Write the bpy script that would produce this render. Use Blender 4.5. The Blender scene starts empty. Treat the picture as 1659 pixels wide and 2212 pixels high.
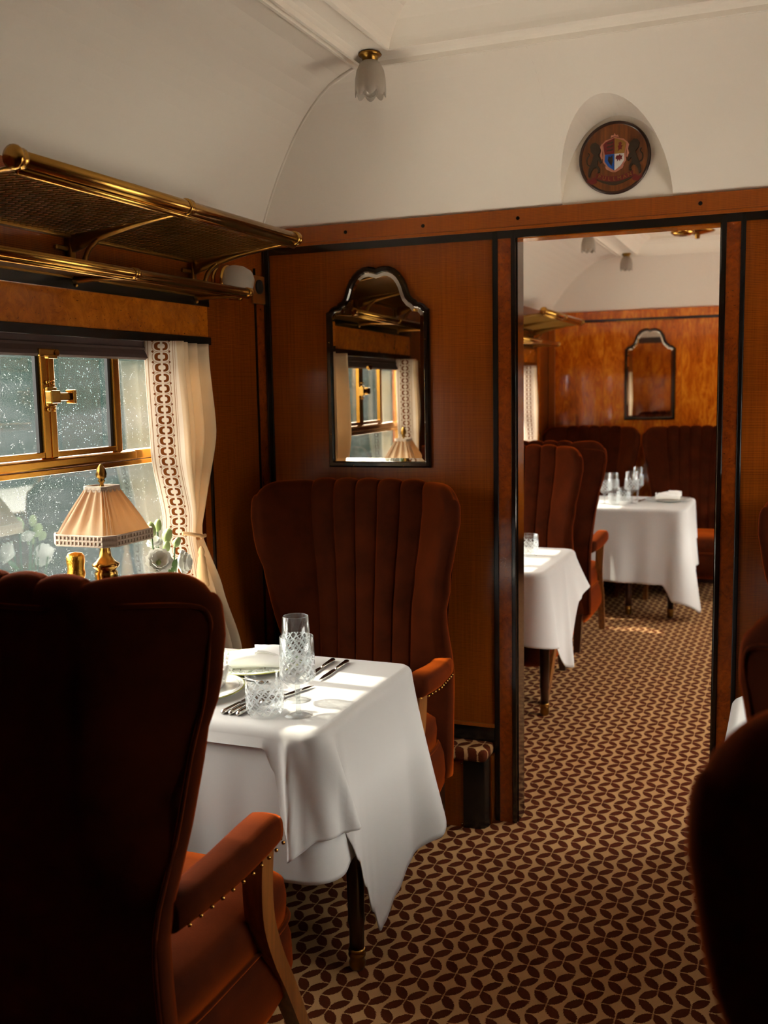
import bpy, bmesh, math, random
from mathutils import Vector, Matrix
random.seed(7)
PI = math.pi
S = bpy.context.scene
C = bpy.context.collection

# ------------------------------------------------------------------ camera
YAW, PITCH, ROLL = 0.38146, 0.118928, -0.0180697
cam = bpy.data.cameras.new('camera')
cam.sensor_fit = 'VERTICAL'; cam.sensor_height = 36.0; cam.sensor_width = 27.0
cam.lens = 2196.02 / 2212 * 36
cam.clip_start = 0.05; cam.clip_end = 200
cam.dof.use_dof = True; cam.dof.focus_distance = 2.75; cam.dof.aperture_fstop = 4.0
co = bpy.data.objects.new('camera', cam); C.objects.link(co)
_f = Vector((-math.sin(YAW)*math.cos(PITCH), math.cos(YAW)*math.cos(PITCH), -math.sin(PITCH)))
_r = Vector((math.cos(YAW), math.sin(YAW), 0)); _u = _r.cross(_f)
_r2 = _r*math.cos(ROLL) + _u*math.sin(ROLL); _u2 = _u*math.cos(ROLL) - _r*math.sin(ROLL)
M = Matrix((( _r2.x, _u2.x, -_f.x), (_r2.y, _u2.y, -_f.y), (_r2.z, _u2.z, -_f.z))).to_4x4()
M.translation = Vector((0, 0, 1.55)); co.matrix_world = M
S.camera = co

# ------------------------------------------------------------------ sky, sun, exposure
SUN_DIR = Vector((0.657, -0.02, -0.755)).normalized()      # way the light travels
world = bpy.data.worlds.new('sky'); S.world = world; world.use_nodes = True
wn = world.node_tree; bgn = wn.nodes['Background']
bgn.inputs[0].default_value = (0.92, 0.85, 0.80, 1); bgn.inputs[1].default_value = 3.0
sl = bpy.data.lights.new('sun', 'SUN'); sl.energy = 1.25; sl.angle = 0.012; sl.color = (1.0, 0.90, 0.76)
so = bpy.data.objects.new('sun', sl); C.objects.link(so)
so.rotation_euler = SUN_DIR.to_track_quat('-Z', 'Y').to_euler(); so.location = (-6, 0, 6)
S.view_settings.view_transform = 'Standard'; S.view_settings.look = 'None'
S.view_settings.gamma = 1.0; S.view_settings.use_curve_mapping = False
S.view_settings.exposure = 2.72
S.cycles.max_bounces = 9; S.cycles.diffuse_bounces = 5; S.cycles.glossy_bounces = 4
S.cycles.transmission_bounces = 8; S.cycles.transparent_max_bounces = 24
S.cycles.sample_clamp_indirect = 6.0; S.cycles.caustics_refractive = False; S.cycles.caustics_reflective = False
S.cycles.blur_glossy = 0.5

# ------------------------------------------------------------------ node helpers
def lin(r, g, b):
    f = lambda c: (c/255/12.92) if c/255 <= 0.04045 else ((c/255+0.055)/1.055)**2.4
    return (f(r), f(g), f(b), 1)
class X:
    """a little arithmetic on shader sockets"""
    def __init__(s, nt, v): s.nt, s.v = nt, v
    def op(s, o, *a, clamp=False):
        n = s.nt.nodes.new('ShaderNodeMath'); n.operation = o; n.use_clamp = clamp
        for i, q in enumerate((s,)+a):
            q = q.v if isinstance(q, X) else q
            if isinstance(q, (int, float)): n.inputs[i].default_value = q
            else: s.nt.links.new(q, n.inputs[i])
        return X(s.nt, n.outputs[0])
    def __add__(s, o): return s.op('ADD', o)
    def __sub__(s, o): return s.op('SUBTRACT', o)
    def __mul__(s, o): return s.op('MULTIPLY', o)
    def __truediv__(s, o): return s.op('DIVIDE', o)
    def rsub(s, c): return X(s.nt, c).op('SUBTRACT', s)
    def lt(s, o): return s.op('LESS_THAN', o)
    def gt(s, o): return s.op('GREATER_THAN', o)
    def abs(s): return s.op('ABSOLUTE')
    def fr(s): return s.op('FRACT')
    def mx(s, o): return s.op('MAXIMUM', o)
    def mn(s, o): return s.op('MINIMUM', o)
    def sq(s): return s.op('MULTIPLY', s)
class Mat:
    def __init__(s, name, **kw):
        s.m = bpy.data.materials.new(name); s.m.use_nodes = True
        s.nt = s.m.node_tree; s.b = s.nt.nodes['Principled BSDF']; s.out = s.nt.nodes['Material Output']
        s.set(**kw)
    def set(s, **kw):
        names = dict(rough='Roughness', metal='Metallic', col='Base Color', coat='Coat Weight', coatr='Coat Roughness',
                     sheen='Sheen Weight', sheenr='Sheen Roughness', sheent='Sheen Tint', spec='Specular IOR Level', trans='Transmission Weight', ior='IOR', sss='Subsurface Weight', alpha='Alpha')
        for k, v in kw.items(): s.put(names[k], v)
    def put(s, inp, v):
        i = s.b.inputs[inp]
        if isinstance(v, X): v = v.v
        if isinstance(v, (int, float, tuple)): i.default_value = v
        else: s.nt.links.new(v, i)
    def node(s, t, **kw):
        n = s.nt.nodes.new(t)
        for k, v in kw.items(): setattr(n, k, v)
        return n
    def link(s, a, b): s.nt.links.new(a.v if isinstance(a, X) else a, b)
    def coord(s, kind='Object', scale=(1, 1, 1), rot=(0, 0, 0), loc=(0, 0, 0)):
        t = s.node('ShaderNodeTexCoord'); m = s.node('ShaderNodeMapping')
        m.inputs['Scale'].default_value = scale; m.inputs['Rotation'].default_value = rot; m.inputs['Location'].default_value = loc
        s.link(t.outputs[kind], m.inputs[0]); return m.outputs[0]
    def noise(s, vec, scale, detail=4, rough=0.55, dist=0.0):
        n = s.node('ShaderNodeTexNoise'); n.inputs['Scale'].default_value = scale; n.inputs['Detail'].default_value = detail
        n.inputs['Roughness'].default_value = rough; n.inputs['Distortion'].default_value = dist
        s.link(vec, n.inputs['Vector']); return X(s.nt, n.outputs[0])
    def wave(s, vec, scale, dist=2, detail=2, dscale=1.0, direction='X'):
        n = s.node('ShaderNodeTexWave'); n.bands_direction = direction
        n.inputs['Scale'].default_value = scale; n.inputs['Distortion'].default_value = dist
        n.inputs['Detail'].default_value = detail; n.inputs['Detail Scale'].default_value = dscale
        s.link(vec, n.inputs['Vector']); return X(s.nt, n.outputs['Fac'])
    def ramp(s, fac, stops):
        n = s.node('ShaderNodeValToRGB'); e = n.color_ramp.elements
        while len(e) < len(stops): e.new(0.5)
        for q, (p, c) in zip(e, stops): q.position = p; q.color = c
        s.link(fac, n.inputs[0]); return n.outputs[0]
    def mix(s, fac, a, b):
        n = s.node('ShaderNodeMix', data_type='RGBA')
        for i, v in ((0, fac), (6, a), (7, b)):
            v = v.v if isinstance(v, X) else v
            if isinstance(v, (int, float, tuple)): n.inputs[i].default_value = v
            else: s.nt.links.new(v, n.inputs[i])
        return n.outputs[2]
    def bump(s, h, strength=0.3, dist=0.01):
        n = s.node('ShaderNodeBump'); n.inputs['Strength'].default_value = strength; n.inputs['Distance'].default_value = dist
        s.link(h, n.inputs['Height']); s.link(n.outputs[0], s.b.inputs['Normal'])
    def sep(s, vec):
        n = s.node('ShaderNodeSeparateXYZ'); s.link(vec, n.inputs[0])
        return X(s.nt, n.outputs[0]), X(s.nt, n.outputs[1]), X(s.nt, n.outputs[2])

MATS = {}
def mat(n): return MATS[n].m
def plain(n, col, rough=0.5, **kw):
    MATS[n] = Mat(n, col=lin(*col), rough=rough, **kw); return MATS[n]

plain('black', (16, 14, 13), 0.22)
plain('ebony', (22, 14, 10), 0.12, coat=0.4, coatr=0.05)
plain('dark_wood', (52, 24, 12), 0.28, coat=0.3, coatr=0.1)
plain('cream_paint', (238, 228, 214), 0.6)
m = MATS['cream_paint']; m.bump(m.noise(m.coord(), 160, 3), 0.06, 0.002)
plain('white_paint', (225, 218, 205), 0.4)
plain('gold_foil', (214, 160, 62), 0.28, metal=1.0)
m = MATS['gold_foil']; m.bump(m.noise(m.coord(), 120, 3), 0.6, 0.004)
plain('steel', (205, 200, 192), 0.18, metal=1.0)
plain('porcelain', (238, 238, 230), 0.12, coat=0.3, coatr=0.05)
plain('bulb', (235, 230, 220), 0.15)
plain('stem_green', (70, 98, 48), 0.5)
plain('leaf_green', (92, 122, 62), 0.45)
plain('bud_green', (168, 186, 116), 0.5)
m = plain('petal', (246, 244, 236), 0.5); m.set(sss=0.0)
plain('rubber', (18, 18, 18), 0.6)
plain('olive_glass', (30, 40, 16), 0.1)
# brass
m = plain('brass', (178, 134, 64), 0.2, metal=1.0)
v = m.coord(); m.put('Roughness', m.noise(v, 40, 3)*0.22 + 0.10)
m = plain('old_brass', (150, 112, 52), 0.32, metal=1.0)
m = plain('window_brass', (184, 128, 50), 0.2, metal=1.0)
# fabrics
def velvet(n, a, b):
    m = Mat(n, rough=0.85); MATS[n] = m
    v = m.coord(); f = m.noise(v, 9, 4, 0.6)
    m.put('Base Color', m.ramp(f, [(0.30, lin(*a)), (0.72, lin(*b))]))
    m.set(sheen=0.7, sheenr=0.4, sheent=lin(255, 112, 30), spec=0.04)
    m.bump(m.noise(v, 320, 2), 0.15, 0.002)
velvet('velvet', (42, 13, 3), (64, 22, 5))
m = plain('cloth', (199, 195, 190), 0.85, spec=0.2)
v = m.coord(); m.bump(m.noise(v, 420, 2), 0.12, 0.001)
m = plain('napkin', (244, 241, 236), 0.9, spec=0.2)
m = plain('shade_fabric', (196, 172, 142), 0.9, spec=0.1)
tr = m.node('ShaderNodeBsdfTranslucent'); tr.inputs[0].default_value = lin(196, 140, 84)
ms = m.node('ShaderNodeMixShader'); ms.inputs[0].default_value = 0.45
m.link(m.b.outputs[0], ms.inputs[1]); m.link(tr.outputs[0], ms.inputs[2]); m.link(ms.outputs[0], m.out.inputs[0])
plain('braid', (196, 176, 156), 0.9)
plain('cord', (206, 160, 110), 0.8)
plain('blind', (58, 38, 32), 0.7)
# curtain: cream cloth, chain-link braid printed along the leading edge (u in metres from that edge, v in metres)
m = Mat('curtain', rough=0.9, spec=0.1); MATS['curtain'] = m
t = m.node('ShaderNodeUVMap'); u, vv, _ = m.sep(t.outputs[0])
cx_ = (u - 0.052).abs(); P_ = 0.0320
fy = ((vv/P_).fr() - 0.5)*P_; ay = fy.abs()
rx = cx_/0.0225; ry = ay/0.0128
ring_r = (rx.sq()*rx + ry.sq()*ry)
ring = ring_r.lt(1.0)*ring_r.gt(0.15)*cx_.gt(0.0038)
outl = ring_r.lt(2.3)*ring_r.gt(1.85)
gy = (((vv/P_)+0.5).fr() - 0.5)*P_
dia = ((cx_-0.0275).abs() + gy.abs()).lt(0.0046)
e1 = (cx_-0.041).abs().lt(0.0012); e2 = (cx_-0.049).abs().lt(0.0008)
band = cx_.lt(0.055)
dark = ring.mx(dia)*band; mid = (outl.mx(e1).mx(e2))*band
base = m.mix(band, lin(226, 204, 172), lin(238, 226, 210))
c1 = m.mix(mid, base, lin(178, 140, 104)); c2 = m.mix(dark, c1, lin(128, 70, 26))
m.put('Base Color', c2)
tr = m.node('ShaderNodeBsdfTranslucent'); m.link(c2, tr.inputs[0])
ms = m.node('ShaderNodeMixShader'); ms.inputs[0].default_value = 0.25
m.link(m.b.outputs[0], ms.inputs[1]); m.link(tr.outputs[0], ms.inputs[2]); m.link(ms.outputs[0], m.out.inputs[0])
# carpet: staggered rings of four leaves
def carpet(n):
    m = Mat(n, rough=0.95, spec=0.08); MATS[n] = m
    v = m.coord(); x, y, _ = m.sep(v)
    jit = (m.noise(v, 340, 1) - 0.5)*0.009; jit2 = (m.noise(m.coord(loc=(3, 5, 1)), 340, 1) - 0.5)*0.009
    x = x + jit + 0.364; y = y + jit2 - 2.5355
    def leaf(ox, oy):
        dx = (((x + ox)/0.171 + 0.5).fr() - 0.5).abs()*(0.171/0.0422)
        dy = (((y + oy)/0.105 + 0.5).fr() - 0.5).abs()*(0.105/0.0516)
        return (dx.sq() + dy.sq()).lt(1.0) * ((dx.rsub(1)).sq() + (dy.rsub(1)).sq()).lt(1.09) * dx.gt(0.035) * dy.gt(0.04)
    mask = leaf(0, 0).mx(leaf(0.0855, 0.0525))
    pile = m.noise(v, 500, 2); big = m.noise(v, 3.0, 3)
    a = m.mix(pile, lin(172, 130, 86), lin(204, 160, 110)); b = m.mix(pile, lin(62, 24, 10), lin(96, 42, 18))
    a = m.mix((big - 0.45)*0.5, a, lin(150, 108, 66))
    m.put('Base Color', m.mix(mask, a, b)); m.bump(pile, 0.5, 0.004)
carpet('carpet')
# woods
def veneer(n, a, b, gloss=0.22, rip=1.0, rot=(0, 0, 0)):
    m = Mat(n, rough=gloss, coat=0.15, coatr=0.08, spec=0.35); MATS[n] = m
    v = m.coord(rot=rot)
    grain = m.noise(m.coord(scale=(60, 60, 1.6), rot=rot), 2.2, 4)            # upright pores
    stripe = m.noise(m.coord(scale=(150, 150, 3), rot=rot), 1.6, 2)
    ripple = m.wave(m.coord(scale=(1.5, 1.5, 60), rot=rot), 1.1, 5.0, 2, 1.2, 'Z')
    cloud = m.noise(v, 1.8, 3)
    f = grain*0.30 + stripe*0.22 + ripple*(0.22*rip) + cloud*0.42 - 0.08
    m.put('Base Color', m.ramp(f, [(0.22, lin(*a)), (0.78, lin(*b))]))
veneer('sycamore', (84, 34, 6), (150, 74, 14))
veneer('sycamore_light', (112, 50, 10), (170, 88, 20), 0.3)
def burl(n, a, b, dk, sc=26):
    m = Mat(n, rough=0.2, coat=0.5, coatr=0.06); MATS[n] = m
    v = m.coord()
    f = m.noise(v, sc, 6, 0.65, 1.2)*0.65 + m.noise(v, sc*0.3, 3)*0.35
    c = m.ramp(f, [(0.32, lin(*a)), (0.66, lin(*b))])
    sp = m.noise(m.coord(scale=(1, 1, 2.4)), sc*3.2, 3, 0.7)
    m.put('Base Color', m.mix(sp.gt(0.655), c, lin(*dk)))
burl('burl', (134, 62, 8), (200, 112, 22), (84, 34, 8))
burl('burl_red', (92, 34, 8), (150, 68, 14), (50, 16, 6), 34)
def flame(n, off):
    m = Mat(n, rough=0.14, coat=0.6, coatr=0.05); MATS[n] = m
    v = m.coord(scale=(3.0, 1, 1.3), loc=(off*3.1, 0, off*1.7))
    w = m.noise(v, 1.7, 3, 0.5, 2.2); nz = m.noise(m.coord(scale=(9, 1, 2.2), rot=(0, 0.5*(1 if off % 2 else -1), 0), loc=(off*2.3, 0, 0)), 2.4, 6, 0.62, 2.8)
    f = w*0.55 + nz*0.55
    m.put('Base Color', m.ramp(f, [(0.36, lin(132, 50, 8)), (0.54, lin(198, 98, 16)), (0.74, lin(234, 146, 38))]))
for i in range(4): flame('flame%d' % i, i+1)
m = Mat('oak', rough=0.3); MATS['oak'] = m
f = m.noise(m.coord(scale=(45, 4, 4)), 2.0, 4); m.put('Base Color', m.ramp(f, [(0.3, lin(86, 44, 14)), (0.7, lin(138, 78, 28))]))
plain('chair_wood', (150, 88, 34), 0.3, coat=0.3, coatr=0.1)
m = MATS['chair_wood']; f = m.noise(m.coord(scale=(30, 30, 2)), 2.2, 4); m.put('Base Color', m.ramp(f, [(0.3, lin(92, 48, 16)), (0.7, lin(140, 82, 32))]))
# glass
def thin_glass(n, tint, base, edge, dirt=0.0):
    m = Mat(n); MATS[n] = m; m.nt.nodes.remove(m.b)
    t = m.node('ShaderNodeBsdfTransparent'); t.inputs[0].default_value = tint
    g = m.node('ShaderNodeBsdfGlossy'); g.inputs['Roughness'].default_value = 0.02
    lw = m.node('ShaderNodeLayerWeight'); lw.inputs[0].default_value = 0.35
    fac = X(m.nt, lw.outputs['Facing']).op('POWER', 2.2)*edge + base
    ms = m.node('ShaderNodeMixShader'); m.link(fac, ms.inputs[0]); m.link(t.outputs[0], ms.inputs[1]); m.link(g.outputs[0], ms.inputs[2])
    last = ms.outputs[0]
    if dirt:
        d = m.node('ShaderNodeBsdfDiffuse'); d.inputs[0].default_value = lin(214, 218, 212)
        d2 = m.node('ShaderNodeBsdfTranslucent'); d2.inputs[0].default_value = lin(214, 218, 212)
        ad = m.node('ShaderNodeAddShader'); m.link(d.outputs[0], ad.inputs[0]); m.link(d2.outputs[0], ad.inputs[1])
        vo = m.node('ShaderNodeTexVoronoi'); vo.inputs['Scale'].default_value = 150
        m.link(m.coord(), vo.inputs['Vector'])
        pick = m.noise(m.coord(loc=(1, 2, 3)), 60, 1)
        spots = X(m.nt, vo.outputs['Distance']).lt(0.15)*pick.gt(0.55)
        haze = m.noise(m.coord(scale=(1, 1, 0.25)), 7, 4)
        k = spots*0.30 + haze*dirt
        m2 = m.node('ShaderNodeMixShader'); m.link(k, m2.inputs[0]); m.link(last, m2.inputs[1]); m.link(ad.outputs[0], m2.inputs[2]); last = m2.outputs[0]
    m.link(last, m.out.inputs[0]); return m
thin_glass('pane', (0.94, 0.97, 0.96, 1), 0.045, 0.6, 0.010)
thin_glass('clear_glass', (0.93, 0.945, 0.945, 1), 0.09, 0.95)
# cut crystal: clear walls, bright diagonal cuts (u runs round in turns, v up in metres)
m = Mat('cut_glass'); MATS['cut_glass'] = m; m.nt.nodes.remove(m.b)
t = m.node('ShaderNodeBsdfTransparent'); t.inputs[0].default_value = (0.97, 0.98, 0.98, 1)
g = m.node('ShaderNodeBsdfGlossy'); g.inputs['Roughness'].default_value = 0.03
lw = m.node('ShaderNodeLayerWeight'); lw.inputs[0].default_value = 0.35
uvn = m.node('ShaderNodeUVMap'); u, vv, _ = m.sep(uvn.outputs[0])
a = ((u*14 + vv*42).fr() - 0.5).abs(); b = ((u*14 - vv*42).fr() - 0.5).abs()
a2 = ((u*7 + vv*64).fr() - 0.5).abs(); 
cuts = (a.lt(0.09)).mx(b.lt(0.09)).mx(a2.lt(0.05))
low, hi = vv.gt(0.012), vv.lt(0.078)
cuts = cuts*low*hi
fac = X(m.nt, lw.outputs['Facing']).op('POWER', 2.2)*0.8 + 0.05
ms = m.node('ShaderNodeMixShader'); m.link(fac, ms.inputs[0]); m.link(t.outputs[0], ms.inputs[1]); m.link(g.outputs[0], ms.inputs[2])
d = m.node('ShaderNodeBsdfDiffuse'); d.inputs[0].default_value = (0.85, 0.87, 0.87, 1)
dt = m.node('ShaderNodeBsdfTranslucent'); dt.inputs[0].default_value = (0.85, 0.87, 0.87, 1)
ad = m.node('ShaderNodeMixShader'); ad.inputs[0].default_value = 0.5; m.link(d.outputs[0], ad.inputs[1]); m.link(dt.outputs[0], ad.inputs[2])
m2 = m.node('ShaderNodeMixShader'); m.link(cuts*0.62, m2.inputs[0]); m.link(ms.outputs[0], m2.inputs[1]); m.link(ad.outputs[0], m2.inputs[2])
m.link(m2.outputs[0], m.out.inputs[0])
# frosted glass
m = Mat('frosted'); MATS['frosted'] = m
m.set(col=lin(205, 196, 182), rough=0.5)
tr = m.node('ShaderNodeBsdfTranslucent'); tr.inputs[0].default_value = lin(214, 204, 190)
tp = m.node('ShaderNodeBsdfTransparent')
ms = m.node('ShaderNodeMixShader'); ms.inputs[0].default_value = 0.45; m.link(m.b.outputs[0], ms.inputs[1]); m.link(tr.outputs[0], ms.inputs[2])
m2 = m.node('ShaderNodeMixShader'); m2.inputs[0].default_value = 0.22; m.link(ms.outputs[0], m2.inputs[1]); m.link(tp.outputs[0], m2.inputs[2])
m.link(m2.outputs[0], m.out.inputs[0])
plain('silvering', (214, 210, 200), 0.015, metal=1.0)
# plate with a green sprig border (object coords centred on the plate)
m = Mat('sprig_plate', rough=0.12, coat=0.3); MATS['sprig_plate'] = m
x, y, z = m.sep(m.coord()); r_ = (x.sq() + y.sq()).op('SQRT')
vo = m.node('ShaderNodeTexVoronoi'); vo.feature = 'DISTANCE_TO_EDGE'; vo.inputs['Scale'].default_value = 52; m.link(m.coord(), vo.inputs['Vector'])
v2 = m.node('ShaderNodeTexVoronoi'); v2.inputs['Scale'].default_value = 120; m.link(m.coord(), v2.inputs['Vector'])
pat = X(m.nt, vo.outputs['Distance']).lt(0.05).mx(X(m.nt, v2.outputs['Distance']).lt(0.2)*m.noise(m.coord(), 60, 1).gt(0.52))
zone = r_.gt(0.055)*r_.lt(0.14); rim = r_.gt(0.146)
c = m.mix(pat*zone, lin(240, 238, 226), lin(126, 158, 120)); m.put('Base Color', m.mix(rim, c, lin(190, 186, 92)))
m = Mat('line_plate', rough=0.12, coat=0.3); MATS['line_plate'] = m
x, y, z = m.sep(m.coord()); r_ = (x.sq() + y.sq()).op('SQRT')
c = m.mix(r_.gt(0.1465), lin(242, 241, 234), lin(150, 150, 70)); an = y.op('ARCTAN2', x)
dash = ((an*24).fr() - 0.5).abs().lt(0.22)*((r_-0.135).abs().lt(0.0018))
m.put('Base Color', m.mix(dash, c, lin(90, 130, 86)))
# country outside
m = Mat('bank', rough=1.0, spec=0.0); MATS['bank'] = m
v = m.coord(scale=(0.6, 0.12, 0.8)); f = m.noise(v, 1.6, 5, 0.6)
m.put('Base Color', m.ramp(f, [(0.32, lin(8, 18, 12)), (0.46, lin(18, 26, 24)), (0.56, lin(32, 36, 36)), (0.72, lin(10, 24, 14))]))

# ------------------------------------------------------------------ mesh helpers
def mk(name, bm, mt, parent=None, smooth=False, loc=None):
    bmesh.ops.recalc_face_normals(bm, faces=bm.faces)
    me = bpy.data.meshes.new(name); bm.to_mesh(me); bm.free()
    if mt: me.materials.append(mat(mt) if isinstance(mt, str) else mt)
    if smooth:
        for p in me.polygons: p.use_smooth = True
    o = bpy.data.objects.new(name, me); C.objects.link(o)
    if parent: o.parent = parent
    if loc: o.location = loc
    return o
def tag(o, label, cat, group=None):
    o['label'] = label; o['category'] = cat
    if group: o['group'] = group
    return o
def thing(name, label, cat, loc=(0, 0, 0), rz=0, group=None):
    o = bpy.data.objects.new(name, None); C.objects.link(o); o.empty_display_size = 0.1
    o.location = loc; o.rotation_euler = (0, 0, rz); return tag(o, label, cat, group)
def struct(o, label=None):
    o['kind'] = 'structure'
    if label: o['label'] = label
    return o
def copy_tree(o, parent=None, skip=None):
    c = o.copy(); C.objects.link(c)
    if parent: c.parent = parent
    for ch in list(o.children):
        if skip and ch.name.startswith(skip): continue
        copy_tree(ch, c, skip)
    return c
def NB(): return bmesh.new()
def box(bm, x0, x1, y0, y1, z0, z1, r=0.0, seg=2):
    vs = [bm.verts.new((x, y, z)) for x in (x0, x1) for y in (y0, y1) for z in (z0, z1)]
    fs = [(0, 1, 3, 2), (4, 6, 7, 5), (0, 4, 5, 1), (2, 3, 7, 6), (0, 2, 6, 4), (1, 5, 7, 3)]
    faces = [bm.faces.new([vs[i] for i in f]) for f in fs]
    if r > 0:
        es = set(e for f in faces for e in f.edges)
        bmesh.ops.bevel(bm, geom=list(es), offset=r, segments=seg, profile=0.5, affect='EDGES')
    return bm
def bx(name, mt, parent, *a, r=0.0, seg=2, smooth=False):
    return mk(name, box(NB(), *a, r=r, seg=seg), mt, parent, smooth)
def loft(bm, rings, closed=True, cap0=False, cap1=False, uvs=None):
    R = [[bm.verts.new(p) for p in ring] for ring in rings]; n = len(R[0]); lay = bm.loops.layers.uv.verify() if uvs else None
    for i in range(len(R)-1):
        for j in range(n if closed else n-1):
            k = (j+1) % n
            try: f = bm.faces.new((R[i][j], R[i][k], R[i+1][k], R[i+1][j]))
            except ValueError: continue
            if uvs:
                idx = ((i, j), (i, j+1), (i+1, j+1), (i+1, j))
                for l, (a, b) in zip(f.loops, idx): l[lay].uv = uvs(a, b)
    if cap0: bm.faces.new(R[0])
    if cap1: bm.faces.new(R[-1])
    return R
def lathe(bm, prof, n=24, cx=0, cy=0, cz=0, cap0=True, cap1=True, mod=None, uv=False):
    rings = []
    for k, (r, z) in enumerate(prof):
        rings.append([(cx + r*(mod(a, k, r, z) if mod else 1)*math.cos(a), cy + r*(mod(a, k, r, z) if mod else 1)*math.sin(a), cz + z)
                      for a in (2*PI*i/n for i in range(n))])
    u = (lambda a, b: (b/n, prof[a][1])) if uv else None
    loft(bm, rings, True, cap0 and prof[0][0] > 1e-4, cap1 and prof[-1][0] > 1e-4, u)
    return bm
def tube(bm, pts, rad, n=10, cap=True, flat=None):
    pts = [Vector(p) for p in pts]; rings = []; up = None
    for i, p in enumerate(pts):
        d = (pts[min(i+1, len(pts)-1)] - pts[max(i-1, 0)]).normalized()
        if up is None:
            up = Vector((0, 0, 1)) if abs(d.z) < 0.9 else Vector((1, 0, 0))
        s = d.cross(up).normalized(); up = s.cross(d).normalized()
        r = rad[i] if isinstance(rad, (list, tuple)) else rad
        ra, rb = (r, r) if flat is None else (r*flat[0], r*flat[1])
        rings.append([p + s*(ra*math.cos(2*PI*k/n)) + up*(rb*math.sin(2*PI*k/n)) for k in range(n)])
    loft(bm, rings, True, cap, cap); return bm
def spline(pts, n=8):
    pts = [Vector(p) for p in pts]; out = []
    for i in range(len(pts)-1):
        p0, p1, p2, p3 = pts[max(i-1, 0)], pts[i], pts[i+1], pts[min(i+2, len(pts)-1)]
        for k in range(n):
            t = k/n
            out.append(0.5*((2*p1) + (p2-p0)*t + (2*p0-5*p1+4*p2-p3)*t*t + (3*p1-p0-3*p2+p3)*t**3))
    out.append(pts[-1]); return out
def keys(ks, t):
    if t <= ks[0][0]: return ks[0][1]
    for (a, va), (b, vb) in zip(ks, ks[1:]):
        if t <= b:
            f = (t-a)/(b-a) if b > a else 0; f = f*f*(3-2*f); return va + (vb-va)*f
    return ks[-1][1]
def ball(bm, c, r, sub=2):
    bmesh.ops.create_icosphere(bm, subdivisions=sub, radius=r, matrix=Matrix.Translation(c)); return bm
def extr(bm, poly, f0, f1):
    """prism: poly of (a,b), f0/f1 map them to 3-D"""
    A = [bm.verts.new(f0(a, b)) for a, b in poly]; B = [bm.verts.new(f1(a, b)) for a, b in poly]; n = len(A)
    bm.faces.new(A); bm.faces.new(B[::-1])
    for i in range(n): bm.faces.new((A[i], A[(i+1) % n], B[(i+1) % n], B[i]))
    return bm

# ------------------------------------------------------------------ dimensions
XL, XR, XC = -1.84, 0.768, -0.536
Y0, YP, YQ, YF = -1.2, 3.418, 3.502, 8.25
ZS = 2.142
WINS = [(1.52, 2.96), (4.03, 5.27), (6.45, 7.57)]
WINS_R = [(1.85, 3.0), (3.95, 5.33), (6.3, 7.68)]
WZ0, WZ1 = 0.80, 1.74

# ------------------------------------------------------------------ floor
bm = NB(); box(bm, XL-0.1, XR+0.1, Y0-0.1, YF+0.1, -0.05, 0.0)
struct(mk('floor', bm, 'carpet'), 'brown and cream leaf-ring patterned carpet')

# ------------------------------------------------------------------ side walls with window openings
def side_wall(name, x0, x1, WINS):
    bm = NB(); box(bm, x0, x1, Y0, YF, 0, WZ0); box(bm, x0, x1, Y0, YF, WZ1, ZS)
    ys = [Y0] + [v for w in WINS for v in w] + [YF]
    for a, b in zip(ys[::2], ys[1::2]): box(bm, x0, x1, a, b, WZ0, WZ1)
    return struct(mk(name, bm, 'sycamore'))
wl = side_wall('wall_left', XL-0.07, XL, WINS); wl['label'] = 'figured brown veneer side wall with windows'
wr = side_wall('wall_right', XR, XR+0.07, WINS_R)
bm = NB(); box(bm, XL-0.07, XR+0.07, Y0-0.07, Y0, 0, ZS+0.5); struct(mk('wall_back', bm, 'sycamore'))
# strips on the left wall: slim black line and burl pilaster in the corner, burl frieze over the window
bx('black_strip', 'black', wl, XL, XL+0.006, 3.345, 3.352, 0.3, 2.0)
bx('burl_strip', 'burl_red', wl, XL, XL+0.004, 3.352, 3.416, 0.3, 1.91)
bx('black_strip', 'black', wl, XL, XL+0.008, 2.998, 3.008, 0.62, 1.86)
for a, b in ((1.45, 3.0), (3.95, 5.33), (6.3, 7.68)):
    bx('burl_frieze', 'burl', wl, XL, XL+0.012, a, b, 1.737, 1.838)
    bx('black_rail', 'black', wl, XL, XL+0.020, a-0.005, b, 1.838, 1.868)
    bx('black_rail', 'black', wl, XL, XL+0.022, a-0.005, b, 1.712, 1.737)
bx('corner_trim', 'burl', wl, XL, XL+0.012, YF-0.42, YF-0.36, 0.3, 2.05)
for a, b in ((Y0, YP), (YQ, YF)):
    bx('wood_strip', 'sycamore_light', wl, XL, XL+0.014, a, b, 2.08, ZS)
    bx('wood_strip', 'sycamore_light', wr, XR-0.014, XR, a, b, 2.08, ZS)

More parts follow.
